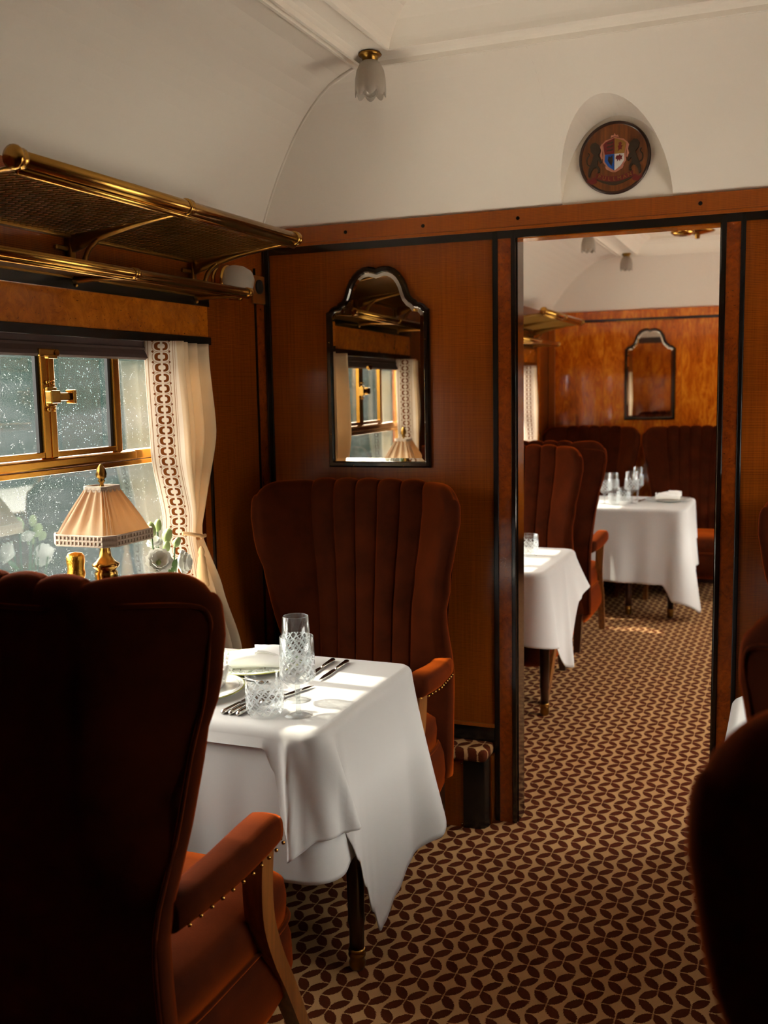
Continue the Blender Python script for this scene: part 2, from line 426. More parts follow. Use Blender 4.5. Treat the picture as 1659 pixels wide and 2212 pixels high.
# ------------------------------------------------------------------ partition with the doorway
DX0, DX1, DZ = -0.875, -0.218, 2.052
bm = NB(); box(bm, XL, DX0, YP, YQ, 0, ZS+0.02); box(bm, DX1, XR, YP, YQ, 0, ZS+0.02); box(bm, DX0, DX1, YP, YQ, DZ, ZS+0.02)
box(bm, XL, XR, YP+0.03, YQ, ZS+0.02, 2.75)
wf = struct(mk('wall_front', bm, 'dark_wood'), 'veneered partition with an open doorway')
y = YP
bx('veneer_panel', 'sycamore', wf, -1.806, -0.955, y-0.006, y, 0.345, 2.062)
bx('veneer_panel', 'sycamore', wf, -0.145, XR, y-0.006, y, 0.345, 2.062)
bx('black_strip', 'black', wf, -1.826, -1.806, y-0.014, y, 0.3, 2.075, r=0.003)
bx('black_strip', 'black', wf, -0.955, -0.936, y-0.014, y, 0, 2.075, r=0.003)
bx('burl_strip', 'burl_red', wf, -0.936, -0.891, y-0.010, y, 0, 2.066)
bx('black_strip', 'ebony', wf, -0.891, -0.8745, y-0.014, y+0.004, 0, 2.075, r=0.003)
bx('black_strip', 'ebony', wf, -0.2185, -0.202, y-0.014, y+0.004, 0, 2.075, r=0.003)
bx('burl_strip', 'burl_red', wf, -0.202, -0.160, y-0.010, y, 0, 2.066)
bx('black_strip', 'black', wf, -0.160, -0.145, y-0.014, y, 0, 2.075, r=0.003)
bx('black_band', 'ebony', wf, -1.826, XR, y-0.013, y+0.002, 2.050, 2.0755)
bx('bead', 'sycamore_light', wf, -1.826, XR, y-0.018, y, 2.0755, 2.086)
bx('cornice_board', 'sycamore_light', wf, XL, XR, y-0.016, y, 2.087, ZS)
for x in (-1.493, -1.20, -0.865, -0.282):
    bm = NB(); bmesh.ops.create_cone(bm, cap_ends=True, segments=12, radius1=0.0062, radius2=0.0062, depth=0.002, matrix=Matrix.Translation((x, y-0.0165, 2.112)) @ Matrix.Rotation(PI/2, 4, 'X'))
    mk('screw_cap', bm, 'black', wf)
bx('jamb_face', 'ebony', wf, DX0, DX0+0.004, y+0.004, YQ, 0, DZ)
bx('jamb_face', 'ebony', wf, DX1-0.004, DX1, y+0.004, YQ, 0, DZ)
bx('lintel_face', 'burl', wf, DX0, DX1, y+0.006, YQ, DZ-0.004, DZ)
bb = struct(bx('baseboard_front', 'black', None, XL, -0.955, y-0.016, y, 0.292, 0.345, r=0.002))
bx('wood_fillet', 'sycamore_light', bb, XL, -0.955, y-0.013, y, 0.345, 0.357)
struct(bx('baseboard_front', 'black', None, -0.145, XR, y-0.016, y, 0.0, 0.345, r=0.002))
# back face of partition, seen only in the far mirror
bx('veneer_panel', 'flame1', wf, XL, DX0, YQ, YQ+0.006, 0.3, 2.07)
bx('veneer_panel', 'flame2', wf, DX1, XR, YQ, YQ+0.006, 0.3, 2.07)

# ------------------------------------------------------------------ far end wall
bm = NB(); box(bm, XL, XR, YF, YF+0.07, 0, 2.75)
wq = struct(mk('wall_far', bm, 'dark_wood'), 'glossy flame veneer end wall behind the far chairs')
xs = [XL+0.05, -1.62, -1.40, -1.17, -0.80, -0.45, -0.05, XR]
for i, (a, b) in enumerate(zip(xs, xs[1:])):
    bx('veneer_leaf', 'flame%d' % (i % 4), wq, a+0.0006, b-0.0006, YF-0.008, YF, 0.3, 2.07)
bx('corner_post', 'sycamore_light', wq, XL, XL+0.05, YF-0.02, YF, 0.3, 2.07, r=0.004)
bx('black_band', 'ebony', wq, XL, XR, YF-0.018, YF, 2.058, 2.078)
bx('cornice_board', 'flame3', wq, XL, XR, YF-0.016, YF, 2.078, ZS)
bx('brass_strip', 'brass', wq, -1.30, -0.86, YF-0.022, YF-0.018, 2.055, 2.062)

# ------------------------------------------------------------------ coved ceilings
H = 0.36
def ceil(name, ya, yb, arch, label):
    DXs, DYs = 0.62, 0.53
    lev = [k/16 for k in range(17)]
    def ring_off(q):                      # q: height fraction -> inset in x, inset in y
        return DXs*(1-(1-q)**(1/2.05)), DYs*(1-(1-q)**(1/1.8))
    bm = NB()
    def strip(f):                         # f(q, t) -> point
        pass
    qs = [0, .04, .1, .17, .25, .33, .42, .5, .58, .66, .74, .81, .87, .92, .96, .985, 1.0]
    def P(q, side, t):
        dx, dy = ring_off(q); z = ZS + H*q
        x0, x1, y0, y1 = XL+dx, XR-dx, ya+dy, yb-dy
        if side == 'L': return (x0, y0+(y1-y0)*t, z)
        if side == 'R': return (x1, y0+(y1-y0)*t, z)
        if side == 'N': return (x0+(x1-x0)*t, y0, z)
        if side == 'F': return (x0+(x1-x0)*t, y1, z)
    def grid(side, ts):
        loft(bm, [[P(q, side, t) for t in ts] for q in qs], closed=False)
    grid('L', [0, 1]); grid('R', [0, 1]); grid('N', [0, 1])
    if not arch: grid('F', [0, 1])
    else:
        xc, hw, hh = XC-0.006, 0.176, 0.266
        xs = [xc + hw*math.sin(PI/2*k/14) for k in range(-14, 15)]
        za = lambda x: ZS + hh*math.sqrt(max(0, 1-((x-xc)/hw)**2))
        # left and right of the lunette
        for sgn in (-1, 1):
            rows = []
            for q in qs:
                dx, dy = ring_off(q); a = (xc-hw, XL+dx) if sgn < 0 else (xc+hw, XR-dx)
                rows.append([(a[0], yb-dy, ZS+H*q), (a[1], yb-dy, ZS+H*q)])
            loft(bm, rows, closed=False)
        cols = []
        for x in xs:
            q0 = (za(x)-ZS)/H; col = []
            for k in range(17):
                q = q0 + (1-q0)*(1-(1-k/16)**1.6); dx, dy = ring_off(min(q, 1.0)); col.append((x, yb-dy, ZS+H*q))
            cols.append(col)
        loft(bm, cols, closed=False)
        # soffit of the lunette and its upright back
        yb2 = yb - 0.004
        loft(bm, [[c[0] for c in cols], [(c[0][0], yb2, c[0][2]) for c in cols]], closed=False)
        V = [bm.verts.new((x, yb2, za(x))) for x in xs]
        bm.faces.new(V)
    # cornice mouldings: continue the profile as nested rectangles (inset, rise)
    prof = [(0, 0), (0.0, -0.014), (0.012, -0.016), (0.018, -0.008), (0.030, -0.008), (0.034, -0.022), (0.046, -0.024), (0.050, -0.012), (0.060, -0.004), (0.075, 0.0),
            (0.135, 0.0), (0.138, -0.010), (0.150, -0.012), (0.154, -0.022), (0.168, -0.024), (0.174, -0.010), (0.180, 0.0), (0.19, 0.012), (0.21, 0.035), (0.24, 0.055), (0.265, 0.062), (0.268, 0.085), (0.40, 0.09)]
    rings = []
    for i, zz in prof:
        x0, x1, y0, y1 = XL+DXs+i, XR-DXs-i, ya+DYs+i, yb-DYs-i
        rings.append([(x0, y0, ZS+H+zz), (x1, y0, ZS+H+zz), (x1, y1, ZS+H+zz), (x0, y1, ZS+H+zz)])
    loft(bm, rings, True, False, True)
    o = mk(name, bm, 'cream_paint'); struct(o, label)
    # smooth the cove only
    for p in o.data.polygons:
        zc = sum(o.data.vertices[v].co.z for v in p.vertices)/len(p.vertices)
        if zc < ZS+H-0.03 and len(p.vertices) == 4 and abs(p.normal.y) < 0.98: p.use_smooth = False
    return o
ce1 = ceil('ceiling', Y0, YP, True, 'cream coved ceiling with stepped cornice and lunette')
ce2 = ceil('ceiling', YQ, YF, False, 'cream coved ceiling of the far saloon')
# roof above, so no sky leaks round the coves
bm = NB(); box(bm, XL-0.1, XR+0.1, Y0-0.1, YF+0.1, 2.62, 2.70); struct(mk('roof', bm, 'dark_wood'))
bm = NB(); box(bm, XL-0.1, XL-0.05, Y0-0.1, YF+0.1, 2.1, 2.65); box(bm, XR+0.05, XR+0.1, Y0-0.1, YF+0.1, 2.1, 2.65); struct(mk('roof', bm, 'dark_wood'))
# moulded rib on the mitre of the cove
pts = []
for k in range(25):
    q = k/24; dx, dy = 0.62*(1-(1-q)**(1/2.05)), 0.53*(1-(1-q)**(1/1.8))
    pts.append((XL+dx, YP-dy, ZS+H*q))
bm = NB(); tube(bm, pts, 0.006, 6); mk('rib', bm, 'cream_paint', ce1, True)
bm = NB(); tube(bm, [(a, b-YP+YF, c) for a, b, c in pts], 0.006, 6); mk('rib', bm, 'cream_paint', ce2, True)

# ------------------------------------------------------------------ windows
def window(name, wa, wb, side, detail=True):
    """brass-framed window: two sliding lights over one fixed pane"""
    xg = XL-0.030 if side < 0 else XR+0.030
    s = -side                                                     # towards the room
    def B(nm, mt, par, d0, d1, *a, **k):
        lo, hi = sorted((xg+s*d0, xg+s*d1)); return bx(nm, mt, par, lo, hi, *a, **k)
    o = struct(B('window_'+name, 'window_brass', None, -0.02, 0.030, wa, wb, WZ0, WZ0+0.025))
    B('window_frame', 'window_brass', o, -0.02, 0.030, wa, wa+0.025, WZ0, WZ1)
    B('window_frame', 'window_brass', o, -0.02, 0.030, wb-0.025, wb, WZ0, WZ1)
    B('window_frame', 'window_brass', o, -0.02, 0.030, wa, wb, WZ1-0.03, WZ1)
    B('transom', 'window_brass', o, -0.012, 0.026, wa+0.02, wb-0.02, 1.340, 1.356, r=0.003)
    B('transom', 'window_brass', o, -0.012, 0.034, wa+0.02, wb-0.38, 1.357, 1.384, r=0.006)
    B('transom', 'window_brass', o, -0.012, 0.028, wb-0.38, wb-0.02, 1.357, 1.386, r=0.004)
    yc = wb - 0.745                                        # meeting stiles
    for ya in (yc-0.026, yc+0.002):
        B('sash_stile', 'window_brass', o, 0.002, 0.022, ya, ya+0.024, 1.384, WZ1-0.03, r=0.003)
    for ya in ((yc+0.285, yc-0.33) if wb-wa > 1.2 else (yc+0.285,)):
        B('sash_stile', 'window_brass', o, 0.0, 0.020, ya, ya+0.030, 1.384, WZ1-0.03, r=0.003)
    B('gasket', 'rubber', o, 0.0, 0.010, yc-0.036, yc-0.027, 1.40, WZ1-0.03)
    B('gasket', 'rubber', o, 0.0, 0.010, yc+0.272, yc+0.284, 1.40, WZ1-0.03)
    B('sash_rail', 'window_brass', o, 0.0, 0.020, yc+0.027, yc+0.284, 1.386, 1.402, r=0.002)
    if yc-0.05 > wa: B('sash_rail', 'window_brass', o, 0.0, 0.020, max(wa+0.02, yc-0.30), yc-0.027, 1.386, 1.402, r=0.002)
    B('pane', 'pane', o, -0.002, 0.0, wa+0.02, wb-0.02, WZ0+0.02, 1.345)
    if yc-0.05 > wa: B('pane', 'pane', o, -0.002, 0.0, wa+0.02, yc-0.02, 1.385, WZ1-0.02)
    B('pane', 'pane', o, -0.006, -0.004, yc+0.0, yc+0.29, 1.385, WZ1-0.02)
    B('pane', 'pane', o, -0.002, 0.0, yc+0.30, wb-0.02, 1.385, WZ1-0.02)
    if detail:
        l = B('latch', 'brass', o, 0.022, 0.034, yc-0.020, yc+0.018, 1.525, 1.575, r=0.003)
        B('knob', 'brass', l, 0.034, 0.058, yc-0.034, yc+0.004, 1.532, 1.566, r=0.004)
        B('lever', 'brass', l, 0.034, 0.050, yc+0.004, yc+0.060, 1.538, 1.560, r=0.004)
        B('lever_end', 'brass', l, 0.030, 0.058, yc+0.055, yc+0.068, 1.530, 1.568, r=0.003)
        for zz in (1.515, 1.588):
            for dy in (-0.010, 0.010):
                bm = NB(); ball(bm, (xg+s*0.026, yc+dy, zz), 0.0065, 2); mk('rivet', bm, 'brass', l, True)
    return o
k = 1
for i, (a, b) in enumerate(WINS):
    w = window(str(k), a, b, -1, i == 0); k += 1
    w['label'] = ['brass framed window beside the lamp', 'window by the middle table', 'window by the far table'][i]
for i, (a, b) in enumerate(WINS_R):
    window(str(k), a, b, 1, False); k += 1
# window sill ledge of window by lamp
struct(bx('trim_1', 'sycamore_light', None, XL, XL+0.02, 1.45, 3.0, 0.775, 0.80, r=0.004))

# ------------------------------------------------------------------ roller blind
for yb_ in (4.64, 6.99):  # both unseen, added to keep sun patches off the far floor
    bm = NB(); extr(bm, [(0.012, 0.056), (0.020, 0.016), (0.022, 0.006), (0.016, 0.0), (0.008, 0.002), (0.006, 0.056)], lambda a, b: (a, -0.66, b), lambda a, b: (a, 0.66, b))
    tag(mk('roller_blind', bm, 'blind', None, False, (XL, yb_, 1.655)), 'unseen roller blind added against sun patches, %s saloon window' % ('middle' if yb_ < 5 else 'far'), 'blind')
bl = thing('roller_blind', 'dark brown roller blind drawn up above the lamp window', 'blind', (XL, 2.31, 1.655))
bm = NB(); prof = [(0.012, 0.056), (0.013, 0.040), (0.018, 0.036), (0.014, 0.030), (0.020, 0.016), (0.022, 0.006), (0.016, 0.0), (0.008, 0.002), (0.006, 0.056)]
extr(bm, prof, lambda a, b: (a, -0.84, b), lambda a, b: (a, 0.66, b)); mk('fabric', bm, 'blind', bl)
bm = NB(); box(bm, 0.018, 0.027, -0.165, -0.095, 0.0, 0.020, r=0.003); ct = mk('catch', bm, 'brass', bl)
bm = NB(); tube(bm, [(0.030, -0.10, 0.010), (0.022, -0.10, 0.010)], 0.009, 12); mk('catch_roller', bm, 'brass', ct)
bm = NB(); box(bm, 0.020, 0.034, -0.14, -0.105, -0.006, 0.004, r=0.002); mk('catch_hook', bm, 'brass', ct)

# ------------------------------------------------------------------ curtains
def curtain(label, ylead_top, sgn, y_tie, y_bot, width_top=0.30, tie=True):
    """sgn +1: leading (braided) edge at the smaller y"""
    root = thing('curtain', label, 'curtain', (XL, 0, 0), 0, 'window curtains')
    zt, zb, ztie = 1.712, 0.62, 1.10
    nu, nv = 84, 46; band = 0.110
    rows = []; full = 0.66
    def pos(u, z):
        # u in metres along unfolded cloth 0..full
        t = (zt-z)/(zt-zb)
        lead = keys([(0, ylead_top), (0.30, ylead_top+0.012*sgn), ((zt-ztie)/(zt-zb), y_tie), (1, y_bot)], t)
        wd = keys([(0, width_top), (0.25, width_top+0.015), ((zt-ztie)/(zt-zb), 0.195), (0.75, 0.25), (1, 0.30)], t)
        bw = keys([(0, 0.066), ((zt-ztie)/(zt-zb), 0.060), (1, 0.07)], t)
        if u < band:
            g = u/band; yy = bw*g; xx = 0.014 + 0.074*g + 0.006*math.sin(g*PI) - 0.003*math.sin(t*9)
        else:
            f = (u-band)/(full-band); yy = bw + (wd-bw)*f
            amp = keys([(0, 0.020), (0.3, 0.028), ((zt-ztie)/(zt-zb), 0.014), (1, 0.028)], t)
            xx = 0.088 - 0.048*min(1, f*2.2) + amp*(math.sin(f*2*PI*3.5 + 0.7*math.sin(t*5))) - 0.010*f
        pinch = math.exp(-((z-ztie)/0.05)**2)
        return (xx - 0.010*pinch, lead + sgn*yy, z)
    us = [full*i/nu for i in range(nu+1)]; zs = [zt-(zt-zb)*j/nv for j in range(nv+1)]
    bm = NB(); loft(bm, [[pos(u, z) for u in us] for z in zs], closed=False, uvs=lambda a, b: (us[min(b, nu)], zt-zs[a]))
    cl = mk('cloth', bm, 'curtain', root, True)
    sm = cl.modifiers.new('thick', 'SOLIDIFY'); sm.thickness = 0.0025; sm.offset = 0
    if tie:
        pa = []
        for k in range(15):
            f = k/14; p = Vector(pos(full*f, ztie + 0.018*math.cos(f*PI) - 0.030*math.sin(f*PI)*(1-f)))
            p.x = 0.040 + 0.075*math.sin(min(1, f*1.9+0.12)*PI)**0.6*(1-0.35*f); pa.append(p)
        bm = NB(); tube(bm, pa, 0.0062, 8); tb = mk('tieback', bm, 'cord', root, True)
        c = Vector(pos(band*0.9, ztie-0.03)); c.x = 0.112
        bm = NB(); lathe(bm, [(0.003, 0.0), (0.008, -0.008), (0.011, -0.018), (0.008, -0.030), (0.012, -0.036), (0.013, -0.05), (0.015, -0.062), (0.018, -0.09), (0.022, -0.125), (0.021, -0.128)], 20, c.x, c.y, c.z,
                         mod=lambda a, k, r, z: 1+(0.09*math.sin(a*10) if z < -0.04 else 0))
        mk('tassel', bm, 'cord', tb, True)
    return root
curtain('cream curtain with brown link braid, tied back right of the lamp', 2.625, 1, 2.690, 2.78, 0.325)
curtain('cream curtain with link braid tied back at the near end of the window', 1.715, -1, 1.67, 1.60)
curtain('unseen cream curtain added to cut sun at the near end of the middle window', 4.37, -1, 4.33, 4.27, 0.34)  # this and the next two: unseen, added to narrow the sunlit opening
curtain('unseen cream curtain added to cut sun at the far end of the middle window', 5.00, 1, 5.05, 5.10)
curtain('unseen cream curtain added to cut sun at the near end of the far window', 6.87, -1, 6.82, 6.76, 0.42)
curtain('cream curtain sliver seen through the doorway by far wall', 7.30, 1, 7.36, 7.42)

# ------------------------------------------------------------------ armchairs
def make_chair():
    root = thing('armchair', '', 'armchair')
    WK = [(0.22, 0.285), (0.60, 0.285), (0.78, 0.290), (0.92, 0.312), (1.05, 0.338), (1.15, 0.352), (1.24, 0.349)]
    WF = [(0.55, 0.0), (0.85, 0.75), (1.05, 1.0), (1.24, 1.0)]
    edges = [-1.0, -0.60, -0.36, -0.12, 0.12, 0.36, 0.60, 1.0]
    def bump(u):
        for a, b in zip(edges, edges[1:]):
            if a <= u <= b:
                f = (u-(a+b)/2)/((b-a)/2); return math.sqrt(max(0, 1-abs(f)**2.2))
        return 0
    us = sorted(set([round(-1+2*i/80, 4) for i in range(81)] + edges + [e+d for e in edges[1:-1] for d in (-0.012, 0.012)]))
    def ring(z, shrink=0.0, ztop=None):
        w = keys(WK, z); wf = keys(WF, z); lean = -(z-0.4)*0.075; top = max(0, min(1, (z-0.95)/0.27))
        inn, out = [], []
        for u in us:
            a = max(0, (abs(u)-0.56)/0.44); sg = 1 if u >= 0 else -1
            yi = 0.125 + wf*0.155*a**1.25 + 0.016*bump(u) + lean
            xo = w*u + sg*0.028*a; yo = 0.062 + wf*0.172*a**1.35 + lean
            dz = top*(0.015*bump(u)*(1 if abs(u) < .6 else .8) - 0.006*u*u - 0.030*max(0, (abs(u)-0.84)/0.16)**2.5)
            inn.append(Vector((w*u, yi, z+dz))); out.append(Vector((xo, yo, z+dz)))
        mid = [(i+o)/2 for i, o in zip(inn, out)]
        if shrink:
            inn = [i.lerp(m_, shrink) for i, m_ in zip(inn, mid)]; out = [o.lerp(m_, shrink) for o, m_ in zip(out, mid)]
        def tip(i, o):
            ex = Vector(((0.014 if i.x > 0 else -0.014)*(1-shrink), 0.012*(1-shrink), 0))
            return [i.lerp(o, .25)+ex*0.8, i.lerp(o, .5)+ex, i.lerp(o, .75)+ex*0.8]
        return inn + tip(inn[-1], out[-1]) + out[::-1] + tip(out[0], inn[0])
    zs = [0.22, 0.30, 0.40, 0.50, 0.58, 0.64, 0.70, 0.76, 0.82, 0.88, 0.94, 1.0, 1.05, 1.10, 1.14, 1.17, 1.188, 1.196]
    rings = [ring(z) for z in zs]
    for k in range(1, 7):
        th = k/6*PI/2; rings.append(ring(1.196+0.035*math.sin(th), min(0.96, 1-math.cos(th)**0.8)))
    bm = NB(); loft(bm, rings, True, True, True)
    br = mk('backrest', bm, 'velvet', root, True)
    # piping round the outside back
    def op(u, z):
        w = keys(WK, z); wf = keys(WF, z); a = max(0, (abs(u)-0.56)/0.44); sg = 1 if u > 0 else -1
        return (w*u+sg*0.028*a, 0.062+wf*0.172*a**1.35-(z-0.4)*0.075-0.001, z)
    pts = [op(0.985, z) for z in (0.22, 0.4, 0.6, 0.75, 0.9, 1.0, 1.10, 1.155)] + [op(0.94, 1.180)] + [op(u, 1.192) for u in (0.75, 0.4, 0, -0.4, -0.75)] + [op(-0.94, 1.180)] + [op(-0.985, z) for z in (1.155, 1.10, 1.0, 0.9, 0.75, 0.6, 0.4, 0.22)]
    bm = NB(); tube(bm, spline(pts, 4), 0.0045, 6); mk('piping', bm, 'velvet', br, True)
    nm_ = []
    def nail(par, p):
        if not nm_:
            bm = NB(); ball(bm, (0, 0, 0), 0.0048, 1); o = mk('nailhead', bm, 'brass', par, True); nm_.append(o.data)
        else:
            o = bpy.data.objects.new('nailhead', nm_[0]); C.objects.link(o); o.parent = par
        o.location = p
    # seat cushion
    bm = NB(); n = 36
    def sring(z, ins):
        pts = []
        for i in range(n*2):
            a = 2*PI*i/(n*2); c, s = math.cos(a), math.sin(a); p = 0.32
            pts.append(((0.292-ins)*math.copysign(abs(c)**p, c), 0.375+(0.285-ins)*math.copysign(abs(s)**p, s), z))
        return pts
    loft(bm, [sring(0.345, 0.02), sring(0.355, 0.003), sring(0.40, 0.0), sring(0.435, 0.004), sring(0.452, 0.025), sring(0.465, 0.08), sring(0.472, 0.18), sring(0.474, 0.26)], True, True, True)
    se = mk('seat_cushion', bm, 'velvet', root, True)
    bm = NB(); r_ = sring(0.352, -0.002); tube(bm, r_+[r_[0]], 0.006, 6, False); mk('piping', bm, 'velvet', se, True)
    # upholstered base, bulging
    bm = NB()
    def bring(z, hx, ya, yb):
        pts = []
        for i in range(48):
            a = 2*PI*i/48; c, s = math.cos(a), math.sin(a); p = 0.30
            pts.append((hx*math.copysign(abs(c)**p, c), (ya+yb)/2+(yb-ya)/2*math.copysign(abs(s)**p, s), z))
        return pts
    loft(bm, [bring(0.150, 0.255, 0.06, 0.56), bring(0.165, 0.285, 0.05, 0.60), bring(0.20, 0.302, 0.045, 0.635), bring(0.25, 0.308, 0.045, 0.652), bring(0.31, 0.303, 0.05, 0.655), bring(0.348, 0.292, 0.06, 0.65)], True, True, True)
    mk('seat_base', bm, 'velvet', root, True)
    for s in (-1, 1):
        # arm pad
        bm = NB(); rr = []
        path = [(0.290, 0.105, 0.610), (0.300, 0.18, 0.612), (0.312, 0.28, 0.622), (0.318, 0.38, 0.634), (0.318, 0.440, 0.638), (0.318, 0.463, 0.634), (0.318, 0.472, 0.624)]
        sc = [0.92, 0.95, 1.0, 1.03, 1.0, 0.86, 0.55]
        for (px, py, pz), k_ in zip(path, sc):
            sec = []
            for i in range(24):
                a = 2*PI*i/24; c, q = math.cos(a), math.sin(a)
                sec.append((s*px + 0.039*k_*math.copysign(abs(c)**0.55, c), py, pz + (0.036 if q > 0 else 0.034)*k_*math.copysign(abs(q)**0.6, q)))
            rr.append(sec)
        loft(bm, rr, True, True, True); ar = mk('arm_pad', bm, 'velvet', root, True)
        for i in range(11):
            f = i/10; nail(ar, (s*(0.331+0.0265*min(1, f*1.6)), 0.13+0.32*f, 0.588+0.022*f))
        for dx in (-0.022, 0.0, 0.022): nail(ar, (s*0.318+dx, 0.471, 0.607))
        # swept post that runs down into the front leg
        pth = spline([(0, 0.430, 0.605), (0, 0.428, 0.52), (0, 0.442, 0.43), (0, 0.486, 0.33), (0, 0.545, 0.23), (0, 0.600, 0.13), (0, 0.645, 0.05), (0, 0.672, 0.0)], 4)
        rr = []
        for i, p in enumerate(pth):
            f = i/(len(pth)-1); hw = 0.024*(1-0.25*f); hd = 0.030*(1-0.30*f); x = s*(0.312-0.030*f)
            rr.append([(x-hw, p.y-hd, p.z), (x-hw*0.8, p.y+hd, p.z), (x-hw*0.35, p.y+hd, p.z), (x-hw*0.3, p.y+hd-0.004, p.z), (x+hw*0.3, p.y+hd-0.004, p.z), (x+hw*0.35, p.y+hd, p.z), (x+hw*0.8, p.y+hd, p.z), (x+hw, p.y-hd, p.z)])
        bm = NB(); loft(bm, rr, True, True, True); mk('arm_post', bm, 'chair_wood', root)
        bm = NB(); rr = []
        for z, hx, hy, yy in ((0.0, 0.016, 0.016, 0.035), (0.10, 0.021, 0.022, 0.055), (0.22, 0.026, 0.028, 0.075)):
            x = s*0.245; rr.append([(x-hx, yy-hy, z), (x+hx, yy-hy, z), (x+hx, yy+hy, z), (x-hx, yy+hy, z)])
        loft(bm, rr, True, True, True); mk('rear_leg', bm, 'dark_wood', root)
    return root
chair = make_chair()
def put_chair(x, y, face, label, first=[True]):
    o = chair if first[0] else copy_tree(chair, None, 'nailhead' if y > 3.4 else None); first[0] = False
    o.location = (x, y, 0); o.rotation_euler = (0, 0, 0 if face > 0 else PI)
    o['label'] = label; o['category'] = 'armchair'; o['group'] = 'rust velvet wing armchairs'
put_chair(-1.375, 3.330, -1, 'rust velvet wing armchair below the mirror on the near partition')
put_chair(-1.325, 1.360, 1, 'big dark armchair in left foreground seen from behind')
put_chair(0.302, 3.330, -1, 'armchair right of the doorway, only its wing edge showing')
put_chair(0.322, 1.360, 1, 'armchair with rolled top corner between right edge and doorway')
put_chair(0.303, 1.150, -1, 'blurred dark armchair back filling the lower right corner')
put_chair(-1.38, 3.560, 1, 'armchair hidden behind the partition, one arm at the near tumbler table')
put_chair(-1.38, 5.475, -1, 'fluted armchair facing us behind the small table through the doorway')
put_chair(-1.38, 5.810, 1, 'armchair turned away, back to back with the fluted one in the doorway')
put_chair(-1.450, 8.165, -1, 'left armchair of the pair under the far mirror')
put_chair(-0.675, 8.165, -1, 'right armchair of the pair against the far wall')

# ------------------------------------------------------------------ tables and cloths
def table(label, x0, x1, ya, yb, legs, loc_z=0.725):
    t = thing('dining_table', label, 'table', ((x0+x1)/2, (ya+yb)/2, 0))
    ox, oy = (x0+x1)/2, (ya+yb)/2
    bm = NB(); box(bm, x0-ox, x1-ox, ya-oy, yb-oy, 0.700, loc_z, r=0.008); mk('table_top', bm, 'dark_wood', t)
    for lx, ly in legs:
        bm = NB(); lathe(bm, [(0.020, 0.050), (0.020, 0.12), (0.024, 0.14), (0.022, 0.15), (0.026, 0.45), (0.030, 0.62), (0.030, 0.700)], 14, lx-ox, ly-oy); lg = mk('leg', bm, 'dark_wood', t, True)
        bm = NB(); lathe(bm, [(0.017, 0.0), (0.021, 0.006), (0.023, 0.020), (0.019, 0.032), (0.024, 0.038), (0.024, 0.044), (0.020, 0.048), (0.024, 0.053), (0.022, 0.060)], 14, lx-ox, ly-oy); mk('foot_cap', bm, 'old_brass', lg, True)
    return t
def cloth(label, xw, x1, ya, yb, z, Lk, Fk, rc=0.045, folds=0.006, nf=11, ridge=(), seed=0, r=0.022, wall=-1, cat_group=None):
    """draped cloth: near edge ya, aisle edge x1, far edge yb; xw is the wall side. Lk/Fk: drop and flare along the path"""
    sg = 1 if x1 > xw else -1
    path = []; N = 14
    lx = abs(x1-xw)-rc; ly = yb-ya-2*rc; s = 0.0
    n1 = int(lx/0.008)
    for i in range(n1): path.append((xw+sg*lx*i/n1, ya, 0, -1))
    for i in range(N):
        a = PI/2*i/N; path.append((x1-sg*rc+sg*rc*math.sin(a), ya+rc-rc*math.cos(a), sg*math.sin(a), -math.cos(a)))
    n2 = int(ly/0.008)
    for i in range(n2): path.append((x1, ya+rc+ly*i/n2, sg, 0))
    for i in range(N):
        a = PI/2*i/N; path.append((x1-sg*rc+sg*rc*math.cos(a), yb-rc+rc*math.sin(a), sg*math.cos(a), math.sin(a)))
    for i in range(n1+1): path.append((x1-sg*rc-sg*lx*i/n1, yb, 0, 1))
    # arc length, measured so that the near aisle corner is s=0
    S_ = [0.0]
    for p, q in zip(path, path[1:]): S_.append(S_[-1]+math.hypot(q[0]-p[0], q[1]-p[1]))
    s0 = S_[n1+N//2]; S_ = [v-s0 for v in S_]
    ts = [0.0, 0.03, 0.07, 0.12, 0.18, 0.25, 0.33, 0.42, 0.5, 0.58, 0.66, 0.74, 0.82, 0.88, 0.93, 0.97, 1.0]
    rings = [[(p[0], p[1], z) for p in path]]
    for k in range(1, 5):
        th = k/4*PI/2
        rings.append([(p[0]+p[2]*r*math.sin(th), p[1]+p[3]*r*math.sin(th), z-r*(1-math.cos(th))*min(1, keys(Lk, s)/0.05)) for p, s in zip(path, S_)])
    for t in ts[1:]:
        row = []
        for p, s in zip(path, S_):
            L = keys(Lk, s)-r*0.7; F = keys(Fk, s)
            wv = folds*math.sin(s*2*PI*nf/1.5+seed) * t + folds*0.6*math.sin(s*2*PI*nf*0.43+seed*2)*t
            rd = sum(h*math.exp(-((s-c-sk*t)/w)**2) for c, w, h, sk in ridge)*t**0.6
            off = r + F*t**1.15 + (wv + rd)*min(1, L/0.12)
            row.append((p[0]+p[2]*off, p[1]+p[3]*off, z-r-(L-r*0.3)*t))
        rings.append(row)
    bm = NB(); R_ = loft(bm, rings, closed=False)
    bm.faces.new(R_[0])
    o = mk('tablecloth', bm, 'cloth', None, True)
    me = o.data
    me.polygons[len(me.polygons)-1].use_smooth = False
    sm = o.modifiers.new('thick', 'SOLIDIFY'); sm.thickness = 0.0022; sm.offset = 1
    return tag(o, label, 'tablecloth')
TZ = 0.740
table('dark wooden table under white cloths beside the window', XL+0.02, -1.055, 2.145, 2.735, [(-1.050, 2.365), (-1.62, 2.30)])
